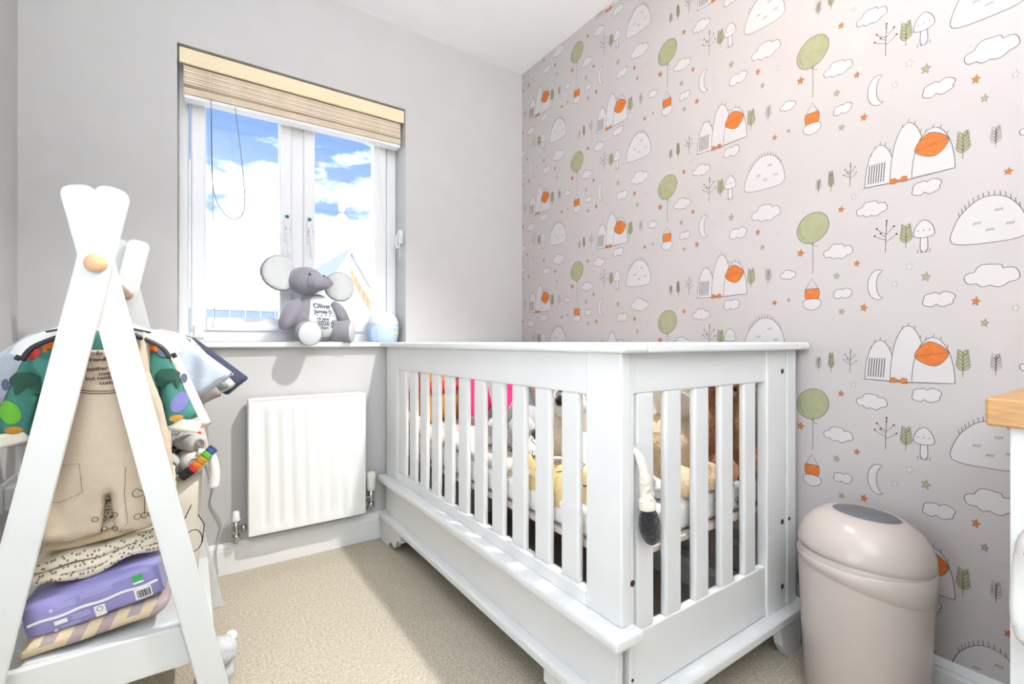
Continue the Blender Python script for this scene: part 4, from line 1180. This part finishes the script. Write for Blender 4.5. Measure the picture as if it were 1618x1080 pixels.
# 1 beige dungarees, nearest
zc = hanger(1.318, 'white hanger carrying the beige dungarees', dark=True, span=.118)
dun = [(0, -.050), (.045, -.050), (.052, -.005), (.070, -.010), (.070, -.10), (.092, -.17), (.108, -.26), (.118, -.40), (.120, -.435), (.062, -.448), (.010, -.440), (.004, -.36), (0, -.35)]
g_, p, XFm = garment('beige_dungarees', 1.318, zc, [(x, z) for x, z in dun], 'fab_beige', 'beige baby dungarees with stitched writing hanging at the front of the rail', th=.026, fold=lambda u, v: .007 * math.sin(u * 42 + v * 6) * min(1, abs(v) * 4), dx=.012)
lines(g_, p, XFm, [[(-.060, -.128), (-.03, -.135), (0, -.137), (.03, -.135), (.060, -.128)], [(-.060, -.133), (-.03, -.140), (0, -.142), (.03, -.140), (.060, -.133)]], 'fab_brown', .0018)
lines(g_, p, XFm, [[(-.10, -.285), (-.045, -.285), (-.04, -.345), (-.075, -.36), (-.105, -.35)], [(.03, -.30), (.028, -.36), (.034, -.42), (.02, -.44)]], 'dot_grey', .0014, 'pocket_seam')
bm = bmesh.new(); PT = lambda u, v: (u, p.front(u, v) - .003, v)
add_text(bm, 'llo', .011, PT, ox=-.018, oy=-.060)
for i, (tx, ox) in enumerate((('friendly', -.034), ('day', .002), ('neither', -.036), ('custard', -.018), ('but neither', -.038), ('custard', -.016))):
    add_text(bm, tx, .0112, PT, ox=ox + .004, oy=-.074 - i * .0098, rot=2)
obj('stitched_writing', bm, 'fab_brown', g_, xf=XFm)
bm = bmesh.new()
for u, v in ((-.02, -.405), (-.006, -.43), (.012, -.40), (.012, -.43)):
    add_ribbon(bm, [(u + c[0] * .005, v + c[1] * .005) for c in ccircle(10)], .0016, PT, 0, True)
# a stitched sprig with two leaves
add_ribbon(bm, [(.062, -.41), (.062, -.36), (.058, -.345)], .0015, PT)
for sx in (-.014, .012, 0): add_ribbon(bm, spl([(.062, -.365), (.062 + sx, -.352), (.062 + sx * 1.5, -.362), (.062 + sx, -.37)], 3), .0014, PT, 0, True)
for sx in (-.012, 0, .012): add_ribbon(bm, [(.062 + sx + c[0] * .006, -.412 + c[1] * .006) for c in ccircle(10)], .0014, PT, 0, True)
obj('stitched_motif', bm, 'fab_brown', g_, xf=XFm)
# 2 teal patterned top
zc = hanger(1.366, 'white and black hanger carrying the teal patterned romper', dark=True, span=.132, dx=-.004)
g_, p, XFm = garment('teal_romper', 1.366, zc, top_outline(sh=.104, sl=.205, ang=76, wid=.078, hem=.30, body=.096), 'fab_teal', 'teal baby romper with colourful animal print behind the dungarees', dx=-.004)
def blob(cx_, cz_, rx, rz, k=14, sk=0): return [(cx_ + math.cos(2 * PI * i / k) * rx + math.sin(2 * PI * i / k) * rz * sk, cz_ + math.sin(2 * PI * i / k) * rz) for i in range(k)]
def beast(cx_, cz_, w, h):
    return [(cx_ + x * w, cz_ + z * h) for x, z in ((-.5, .25), (-.30, .5), (.2, .52), (.5, .28), (.46, -.5), (.34, -.5), (.32, -.1), (-.14, -.1), (-.16, -.5), (-.28, -.5), (-.32, -.05), (-.5, 0))]
its = []
for s_ in (-1, 1):
    its += [(blob(s_ * .140, -.175, .017, .024, sk=.2 * s_), 'fab_green' if s_ < 0 else 'fab_violet'), (blob(s_ * .112, -.052, .016, .017), 'fab_red' if s_ < 0 else 'fab_slate'), (beast(s_ * .080, -.042, .04, .026), 'fab_orange'),
            (beast(s_ * .118, -.118, .046, .044), 'fab_dkgreen'), (blob(s_ * .148, -.120, .007, .012), 'fab_slate'), (blob(s_ * .134, -.212, .014, .008), 'fab_mustard')]
its += [(beast(.0, -.10, .07, .05), 'fab_slate'), (beast(.04, -.19, .06, .05), 'fab_orange'), (beast(-.05, -.2, .06, .05), 'fab_dkgreen'), (beast(.085, -.225, .05, .04), 'fab_violet'), (blob(.09, -.272, .022, .016), 'fab_mustard')]
prints(g_, p, XFm, its)
bm = bmesh.new()
for s_ in (-1, 1):
    add_box(bm, (-.034, -.010, -.014), (.034, .010, .014), .006, 2, rot=roty(s_ * 14))
    for v in bm.verts[-1:]: pass
    bm2 = bmesh.new(); merge(bm2, bm); bm = bmesh.new()
    obj('cuff', bm2, 'fab_cream', g_, xf=XFm @ Matrix.Translation((s_ * .148, .0, -.232)))
bm.free()
# 3 cream long sleeved vest
zc = hanger(1.414, 'white hanger carrying the cream bodysuit', dx=.005)
garment('cream_bodysuit', 1.414, zc, top_outline(sh=.108, sl=.235, ang=74, wid=.066, hem=.30), 'fab_cream', 'cream long-sleeved bodysuit behind the teal romper', dx=.010)
# 4 pale blue knit cardigan
zc = hanger(1.462, 'white hanger carrying the pale blue cardigan', span=.135)
g_, p, XFm = garment('blue_cardigan', 1.462, zc, top_outline(sh=.140, sz=-.018, sl=.150, ang=54, wid=.110, hem=.27, body=.128), 'fab_blue', 'pale blue knitted baby cardigan with wide sleeves on the rail', th=.034)
lines(g_, p, XFm, [[(s_ * .185, -.155), (s_ * .232, -.120)] for s_ in (-1, 1)], 'dot_grey', .0012, 'cuff_seam')
# 5 grey top
zc = hanger(1.512, 'white hanger carrying the grey top')
garment('grey_baby_top', 1.512, zc, top_outline(sh=.120, sl=.185, ang=64, wid=.070, hem=.31), 'fab_grey', 'plain mid grey baby top with long sleeves on the rail', dx=.010)
# 6 sage top
zc = hanger(1.560, 'white hanger carrying the sage green top')
garment('sage_baby_top', 1.560, zc, top_outline(sh=.128, sl=.170, ang=60, wid=.066, hem=.27), 'fab_sage', 'sage green baby top with long sleeves on the rail', dx=.018)
# 7 black and white print top
zc = hanger(1.612, 'white hanger carrying the black and white printed top')
g_, p, XFm = garment('printed_baby_top', 1.612, zc, top_outline(sh=.136, sl=.175, ang=58, wid=.066, hem=.28), 'fab_pale_grey', 'pale grey baby top with black scribble print on the rail', dx=.024)
rnd = random.Random(5); pol = []
for k in range(34):
    s_ = 1 if k % 3 else -1; t_ = rnd.uniform(0, 1); u = s_ * (.125 + .085 * t_); v = -.03 - .14 * t_ + rnd.uniform(-.012, .016)
    pol.append([(u + rnd.uniform(-.008, .008), v + rnd.uniform(-.008, .008)) for _ in range(4)])
lines(g_, p, XFm, pol, 'fab_black', .0022, 'scribble_print')
# 8 floral blush dress
zc = hanger(1.664, 'white hanger carrying the blush floral dress')
g_, p, XFm = garment('floral_dress', 1.664, zc, [(0, -.012), (.035, .004), (.09, -.010), (.125, -.04), (.118, -.10), (.125, -.20), (.150, -.33), (.158, -.40), (.08, -.408), (0, -.41)], 'fab_blush', 'blush baby dress with black leaf print hanging low on the rail', dx=.05)
bm = bmesh.new(); rnd = random.Random(9)
for k in range(16):
    u, v = rnd.uniform(.045, .135), rnd.uniform(-.375, -.20)
    for a in (30, 70, 110, 150):
        add_ribbon(bm, spl([(u, v), (u + math.cos(R(a)) * .010 - .003, v + math.sin(R(a)) * .012), (u + math.cos(R(a)) * .016, v + math.sin(R(a)) * .018), (u + math.cos(R(a)) * .010 + .003, v + math.sin(R(a)) * .010)], 3), .0016, lambda a_, b_: (a_, p.front(a_, b_) - .003, b_), 0, True)
obj('leaf_print', bm, 'fab_black', g_, xf=XFm)
prints(g_, p, XFm, [(blob(.11, -.25, .007, .018), 'fab_mustard'), (blob(.128, -.30, .006, .006), 'fab_red'), (blob(.09, -.36, .006, .018), 'fab_mustard'), (blob(.06, -.23, .006, .006), 'fab_red')])
# 9 navy jacket
zc = hanger(1.722, 'white hanger carrying the navy jacket', span=.13)
g_, p, XFm = garment('navy_jacket', 1.722, zc, top_outline(sh=.140, sl=.190, ang=50, wid=.092, hem=.26, body=.13), 'fab_navy', 'quilted navy baby jacket at the far end of the rail', th=.04, dx=.03)
lines(g_, p, XFm, [[(s_ * (.15 + .03 * k), -.03 - .035 * k), (s_ * (.12 + .03 * k), -.09 - .035 * k)] for s_ in (-1, 1) for k in range(4)], 'fab_slate', .0014, 'quilting')

# ------------------------------------------------------------------ things on the rail's shelf
def folded(name, x0, x1, y0, y1, z0, z1, layers, m, label, tiltz=0, cat='blanket', amp=.006, group=None, dots=None, roll=0, seed=0):
    t = thing(name, ((x0 + x1) / 2, (y0 + y1) / 2, z0), label, cat, group)
    hh = (z1 - z0) / layers
    cx_, cy_, cz_ = (x0 + x1) / 2, (y0 + y1) / 2, (z0 + z1) / 2
    Xf = Matrix.Translation((cx_, cy_, cz_)) @ rotz(tiltz) @ roty(roll) @ Matrix.Translation((-cx_, -cy_, -cz_))
    for l in range(layers):
        bm = bmesh.new(); zc_ = z0 + hh * (l + .5); rr = hh * .52
        n = 28; prof_ = []
        ins = .006 * noise.noise(Vector((l * 1.7, seed, 0)))
        for k in range(9):
            a = R(90 + 180 * k / 8); prof_.append((y0 + rr + ins + math.cos(a) * rr, math.sin(a) * rr))
        for k in range(9):
            a = R(-90 + 180 * k / 8); prof_.append((y1 - rr + math.cos(a) * rr, math.sin(a) * rr))
        ny_ = 14
        full = prof_[:9] + [(y0 + rr + (y1 - y0 - 2 * rr) * k / ny_, -rr) for k in range(1, ny_)] + prof_[9:] + [(y1 - rr - (y1 - y0 - 2 * rr) * k / ny_, rr) for k in range(1, ny_)]
        rows_ = []
        for i in range(n + 1):
            s_ = i / n; x = x0 + (x1 - x0) * s_
            e = math.sqrt(max(0, 1 - (2 * abs(s_ - .5)) ** 14)) if 0 < i < n else .35
            wav = amp * noise.noise(Vector((x * 14, l * 2.3 + seed, 0)))
            rows_.append([bm.verts.new((x, yy + amp * .8 * noise.noise(Vector((x * 11, zz * 40 + l * 5, seed))), zc_ + zz * e + wav + amp * .6 * noise.noise(Vector((x * 16, yy * 16, l + seed))))) for yy, zz in full])
        nf = len(full)
        for i in range(n):
            for k in range(nf): bm.faces.new((rows_[i][k], rows_[i + 1][k], rows_[i + 1][(k + 1) % nf], rows_[i][(k + 1) % nf])).smooth = True
        bm.faces.new(rows_[0]); bm.faces.new(rows_[-1][::-1])
        mm = m[l % len(m)] if isinstance(m, list) else m
        lay = obj('fold', bm, mm, t, xf=Xf)
        if dots:
            d = bmesh.new(); rnd = random.Random(seed * 10 + l)
            for q_ in range(dots):
                x = x0 + (x1 - x0) * (.04 + .92 * ((q_ * .618 + .1 * l) % 1)); a = R(rnd.choice([125, 150, 180, 205]))
                yy, zz = y0 + rr + ins + math.cos(a) * rr, math.sin(a) * rr
                s_ = (x - x0) / (x1 - x0)
                c = Vector((x, yy + amp * .8 * noise.noise(Vector((x * 11, zz * 40 + l * 5, seed))), zc_ + zz * math.sqrt(max(0, 1 - (2 * abs(s_ - .5)) ** 14)) + amp * noise.noise(Vector((x * 14, l * 2.3 + seed, 0))) + amp * .6 * noise.noise(Vector((x * 16, yy * 16, l + seed)))))
                nrm = Vector((0, math.cos(a), math.sin(a))); tz = Vector((0, -math.sin(a), math.cos(a)))
                add_fill(d, [c + nrm * .0012 + Vector((1, 0, 0)) * p_[0] * .0022 + tz * p_[1] * .0030 for p_ in ccircle(6)])
            obj('spot_print', d, 'dot_grey', lay, xf=Xf)
    return t
SX0, SX1 = -.283, -.002
folded('grey_muslin', SX0 + .005, SX1 + .012, 1.312, 1.50, .197, .262, 4, 'muslin_grey', 'pale grey muslin cloths folded at the bottom of the shelf', cat='cloth', seed=2)
# striped blanket
sb = thing('striped_blanket', (-.15, 1.40, .263), 'knitted blanket striped mauve and cream under the nappy pack', 'blanket')
bm = bmesh.new(); n = 30
ns = 9
x0, x1, y0, y1 = -.272, -.045, 1.312, 1.50
full = []
rr = .021
for k in range(9): a = R(90 + 180 * k / 8); full.append((y0 + rr + math.cos(a) * rr, math.sin(a) * rr))
for k in range(9): a = R(-90 + 180 * k / 8); full.append((y1 - rr + math.cos(a) * rr, math.sin(a) * rr))
rows_ = []
for i in range(n + 1):
    x = x0 + (x1 - x0) * i / n
    rows_.append([bm.verts.new((x + .010 * (zz / rr), yy + .003 * noise.noise(Vector((x * 20, zz * 60, 0))), .286 + .020 * (i / n) + zz * (1 if 0 < i < n else .6) + .004 * noise.noise(Vector((x * 14, yy * 9, 4))))) for yy, zz in full])
for i in range(n):
    for k in range(len(full)):
        f = bm.faces.new((rows_[i][k], rows_[i + 1][k], rows_[i + 1][(k + 1) % len(full)], rows_[i][(k + 1) % len(full)])); f.smooth = True
        f.material_index = 1 if (i // 3) % 2 else 0
        if k in (4, 5, 6, 7): f.material_index = 0 if (i // 9) % 2 == 0 else f.material_index
bm.faces.new(rows_[0]); bm.faces.new(rows_[-1][::-1])
bmesh.ops.recalc_face_normals(bm, faces=bm.faces)
me = bpy.data.meshes.new('knit'); bm.to_mesh(me); bm.free(); link('knit', me, ['knit_cream', 'knit_mauve'], sb)
# nappy pack
npk = thing('nappy_pack', (-.155, 1.37, .30), 'purple plastic pack of nappies lying on the striped blanket', 'pack')
NX_ = Matrix.Translation((-.158, 1.372, .356)) @ rotz(-3) @ roty(-10.5)
bm = bmesh.new(); b2 = bmesh.new(); bmesh.ops.create_cube(b2, size=1); bmesh.ops.scale(b2, vec=(.222, .125, .080), verts=b2.verts)
bmesh.ops.subdivide_edges(b2, edges=b2.edges[:], cuts=9, use_grid_fill=True)
for v in b2.verts:
    sx_, sy_, sz_ = v.co.x / .111, v.co.y / .0625, v.co.z / .04
    pinch = 1 - .10 * max(0, abs(sx_) - .7) / .3
    v.co.z *= pinch * (1 - .10 * abs(sy_) ** 4); v.co.y *= (1 - .10 * abs(sz_) ** 4)
    v.co += Vector((0, .003 * noise.noise(v.co * 26), .0035 * noise.noise(v.co * 22 + Vector((5, 0, 0)))))
merge(bm, b2); pk = obj('wrapper', bm, 'nappy', npk, smooth=True, xf=NX_)
def ny(u, v):
    return (u, -.0625 * (1 - .10 * abs(v / .04) ** 4) - .0028, v)
bm = bmesh.new(); add_ribbon(bm, [(-.106 + .0106 * k, -.002 + .0015 * math.sin(k)) for k in range(21)], .0055, ny); obj('seal_strip', bm, 'label_white', npk, xf=NX_)
for a_, b_, c_, d_ in ((.062, .092, -.030, -.006), (-.006, .012, -.034, -.010), (-.068, -.048, -.020, -.011), (.064, .082, .006, .010)):
    bm = bmesh.new(); add_fill(bm, [ny(a_, c_), ny(b_, c_), ny(b_, d_), ny(a_, d_)]); obj('label_patch', bm, 'label_white', npk, xf=NX_)
bm = bmesh.new(); ny2 = lambda u, v: (ny(u, v)[0], ny(u, v)[1] - .0006, v)
rnd = random.Random(4); x = .066
while x < .088:
    w = rnd.choice([.0007, .0012, .0018]); add_fill(bm, [ny2(*q_) for q_ in ((x, -.027), (x + w, -.027), (x + w, -.010), (x, -.010))]); x += w + rnd.choice([.0007, .0012])
add_ribbon(bm, [(.003 + c[0] * .005, -.018 + c[1] * .005) for c in ccircle(8)], .001, ny2, 0, True)
obj('barcode', bm, 'fab_black', npk, xf=NX_)
bm = bmesh.new(); add_fill(bm, [ny(*q_) for q_ in ((.064, .010), (.082, .010), (.082, .024), (.064, .024))]); obj('green_label', bm, 'label_green', npk, xf=NX_)
bm = bmesh.new()
for z in (.020, .016, .012): add_ribbon(bm, [(-.062, z), (-.030, z)], .0010, ny); add_ribbon(bm, [(-.022, z + .004), (.030, z + .004)], .0010, ny)
for z in (-.012, -.016, -.020, -.026, -.030): add_ribbon(bm, [(-.040 if z > -.022 else -.060, z), (-.012 if z > -.022 else -.030, z)], .0010, ny)
for u, v in ((-.068, .013), (-.068, -.030)): add_fill(bm, [ny(u + c[0] * .0035, v + c[1] * .0035) for c in ccircle(10)])
obj('small_print', bm, 'nappy_text', npk, xf=NX_)
# torn clear film at the right end
bm = bmesh.new(); G = []
for i in range(9):
    G.append([bm.verts.new((.108 + .034 * i / 8 + .004 * noise.noise(Vector((i, j, 0))), -.058 + .11 * j / 8, .034 - .05 * (i / 8) * (j / 8) + .008 * noise.noise(Vector((i * .7, j * .9, 3))))) for j in range(9)])
for i in range(8):
    for j in range(8): bm.faces.new((G[i][j], G[i + 1][j], G[i + 1][j + 1], G[i][j + 1])).smooth = True
obj('torn_film', bm, 'film', npk, xf=NX_)
# muslins on top
folded('spotted_muslin', -.268, -.035, 1.340, 1.56, .408, .462, 3, 'muslin', 'cream spotted muslin folded directly on top of the nappy pack', dots=40, seed=3, amp=.012, roll=-9, cat='cloth')
folded('cream_blanket', -.255, -.035, 1.360, 1.58, .464, .506, 2, ['knit_cream', 'muslin'], 'plain cream blanket folded in the middle of the shelf pile', seed=4, amp=.010, roll=-6, dots=None)
folded('spotted_blanket', -.250, -.030, 1.375, 1.57, .508, .566, 3, 'muslin', 'cream spotted blanket topmost of the folded pile on the shelf', seed=5, amp=.010, roll=-3, dots=52)
# blanket supports beneath pile (rest of the stack behind the nappy pack)
folded('white_towels', -.262, -.03, 1.505, 1.566, .264, .406, 7, 'fab_white', 'white towels folded behind the nappy pack on the shelf', seed=6, cat='towel')
# grey soft toy by the leg
plush('grey_soft_toy', (.055, 1.44, .0), 'small pale grey soft toy on the carpet beside the rail leg', [
    ('body', (0, 0, .045), (.045, .045, .045), 'muslin_grey'), ('head', (.012, -.02, .105), (.036, .036, .034), 'muslin_grey'), ('ear', (-.012, -.01, .130), (.014, .010, .016), 'fur_white'), ('ear', (.036, -.01, .130), (.014, .010, .016), 'fur_white')])
# canvas basket
bk = thing('canvas_basket', (-.09, 1.70, .197), 'tall beige canvas storage basket at the back of the rail shelf', 'basket')
bm = bmesh.new()
def sq(r1, r2, z, k=24): return [bm.verts.new((-.085 + r1 * math.copysign(abs(math.cos(2 * PI * i / k)) ** .5, math.cos(2 * PI * i / k)), 1.70 + r2 * math.copysign(abs(math.sin(2 * PI * i / k)) ** .5, math.sin(2 * PI * i / k)), z)) for i in range(k)]
rg = [sq(.105, .115, .197), sq(.112, .122, .30), sq(.118, .125, .45), sq(.122, .127, .535), sq(.114, .119, .535), sq(.105, .112, .30), sq(.098, .108, .205)]
for a_, b_ in zip(rg, rg[1:]):
    for k in range(24): bm.faces.new((a_[k], a_[(k + 1) % 24], b_[(k + 1) % 24], b_[k])).smooth = True
bm.faces.new(rg[0]); bm.faces.new(rg[-1])
obj('shell', bm, 'canvas', bk)
bm = bmesh.new(); PB = lambda u, v: (.020 + u - .06, 1.574 - .0005, .36 + v)
for pts in ([(.02, -.06), (.03, 0), (.028, .05), (.045, .09)], [(.07, -.02), (.075, .03), (.06, .06)]): add_ribbon(bm, pts, .0025, PB)
add_ribbon(bm, [(.05 + c[0] * .02, -.01 + c[1] * .03) for c in ccircle(14)], .0025, PB, 0, True)
obj('loop_print', bm, 'fab_black', bk)
def roll(name, a, b, r, m, label, cat, group=None):
    t = thing(name, tuple(a), label, cat, group)
    a, b = Vector(a), Vector(b); bm = bmesh.new()
    add_tube(bm, [a, a.lerp(b, .04), a.lerp(b, .5), a.lerp(b, .96), b], [r * .55, r, r * 1.06, r, r * .55], 16); o_ = obj('roll', bm, m, t, smooth=True)
    e = (b - a).normalized(); n1, n2 = frame_from(e)
    bm = bmesh.new()
    pts = [a - e * .0015 + (n1 * math.cos(k * .55) + n2 * math.sin(k * .55)) * (r * .12 + r * .75 * k / 28) * .72 for k in range(29)]
    add_tube(bm, pts, .0013, 5); obj('roll_edge', bm, 'dot_grey', t)
    return t
roll('rolled_vest', (.012, 1.59, .560), (-.02, 1.78, .562), .030, 'fab_white', 'rolled white vest on top of the canvas basket', 'garment')
roll('rolled_vest', (-.045, 1.60, .555), (-.07, 1.79, .556), .032, 'muslin_grey', 'rolled grey vest in the canvas basket behind the rail leg', 'garment')
roll('rolled_vest', (.022, 1.60, .612), (-.05, 1.74, .616), .026, 'fab_pale_grey', 'rolled pale grey vest perched topmost in the canvas basket', 'garment')
roll('rolled_vest', (-.105, 1.60, .558), (-.12, 1.79, .558), .030, 'fab_cream', 'rolled cream vest in the canvas basket nearest the left wall', 'garment')
# rainbow sock
sk = thing('striped_sock', (.03, 1.575, .545), 'small black sock with rainbow stripes hanging over the basket edge', 'sock')
path = smooth_pts([(-.018, 1.565, .533), (.000, 1.562, .545), (.018, 1.562, .562), (.045, 1.566, .590), (.058, 1.57, .602)], 7)
cols_ = ['fab_black', 'fab_black', 'fab_black', 'fab_red', 'fab_orange', 'fab_mustard', 'fab_green', 'fab_blue_strong', 'fab_navy']
seg = len(path) // len(cols_)
for k, m in enumerate(cols_):
    sub_ = path[k * seg: k * seg + seg + 1]
    if len(sub_) > 1:
        bm = bmesh.new(); add_tube(bm, sub_, .013, 12); obj('stripe' if k > 2 else 'toe', bm, m, sk)
t = thing('white_sock', (.05, 1.59, .50), 'white sock dangling down the side of the canvas basket', 'sock')
bm = bmesh.new(); add_tube(bm, smooth_pts([(.020, 1.60, .586), (.050, 1.595, .575), (.060, 1.592, .53), (.058, 1.592, .485)], 5), .013, 12); obj('sock', bm, 'fab_white', t, smooth=True)

# ------------------------------------------------------------------ pendant lamp, added spot and added fill lamp (out of view)
pl_t = thing('pendant_lamp', (1.02, .66, 2.00), 'bare bulb pendant lamp hanging from the ceiling', 'lamp')
tube('flex', [(1.02, .66, 2.10), (1.02, .66, 2.39)], .003, 'cord_white', pl_t)
lathe('lamp_holder', [(0, .06), (.012, .058), (.017, .03), (.017, 0), (0, 0)], 'plastic_white', pl_t, 20, xf=Matrix.Translation((1.02, .66, 2.05)))
lathe('ceiling_rose', [(0, 0), (.05, 0), (.045, -.02), (0, -.022)], 'plastic_white', pl_t, 24, xf=Matrix.Translation((1.02, .66, 2.399)))
lathe('bulb', [(0, -.10), (.02, -.094), (.03, -.07), (.024, -.045), (.014, -.01), (0, 0)], 'lamp_bulb', pl_t, 20, xf=Matrix.Translation((1.02, .66, 2.05)))
pd = bpy.data.lights.new('pendant_light', 'POINT'); pd.energy = 2.3; pd.color = (1, .55, .28); pd.shadow_soft_size = .04
po = bpy.data.objects.new('pendant_light', pd); COL.objects.link(po); po.location = (1.02, .66, 1.90)
sp_t = thing('added_ceiling_spot', (1.0, .88, HC), 'white adjustable spotlight added on the ceiling above the cot, unseen', 'lamp')  # added spot, stands in for a flash; placed by the cot's floor shadow
aim = Vector((-.74, .55, -2.3)).normalized(); AQ = aim.to_track_quat('-Z', 'Y').to_matrix().to_4x4()
lathe('mount', [(0, 0), (.05, 0), (.05, -.018), (0, -.02)], 'plastic_white', sp_t, 28, xf=Matrix.Translation((1.0, .88, HC)))
tube('stem', [(1.0, .88, HC - .018), (1.0, .88, HC - .05)], .008, 'plastic_white', sp_t)
lathe('head', [(0, .05), (.028, .048), (.036, .03), (.036, -.02), (.033, -.02), (.033, .02), (0, .022)], 'plastic_white', sp_t, 28, xf=Matrix.Translation((1.0, .88, HC - .085)) @ AQ)
lathe('lamp_face', [(0, .0), (.032, .0), (.032, .004), (0, .006)], 'lamp_bulb', sp_t, 28, xf=Matrix.Translation((1.0, .88, HC - .085)) @ AQ)
qd = bpy.data.lights.new('spot_light', 'SPOT'); qd.energy = 128; qd.color = (1, .97, .92); qd.shadow_soft_size = .03; qd.spot_size = R(84); qd.spot_blend = .8
qo = bpy.data.objects.new('spot_light', qd); COL.objects.link(qo); qo.location = Vector((1.0, .88, HC - .085)) + aim * .025; qo.rotation_euler = aim.to_track_quat('-Z', 'Y').to_euler()
pa = thing('fill_uplighter', (-.20, -.74, 0), 'white fill lamp added behind the camera, aimed at the ceiling', 'lamp')  # made-up fixture below the fill light, never in view
TU = Matrix.Translation((-.20, -.74, 0))
lathe('base', [(0, 0), (.13, 0), (.13, .012), (.02, .02), (0, .02)], 'plastic_white', pa, 32, xf=TU)
tube('pole', [(-.20, -.74, .02), (-.20, -.74, 1.32)], .012, 'plastic_white', pa)
lathe('bowl', [(0, 1.31), (.05, 1.315), (.12, 1.35), (.178, 1.412), (.182, 1.416), (.175, 1.414), (.115, 1.36), (0, 1.33)], 'plastic_white', pa, 36, xf=TU)
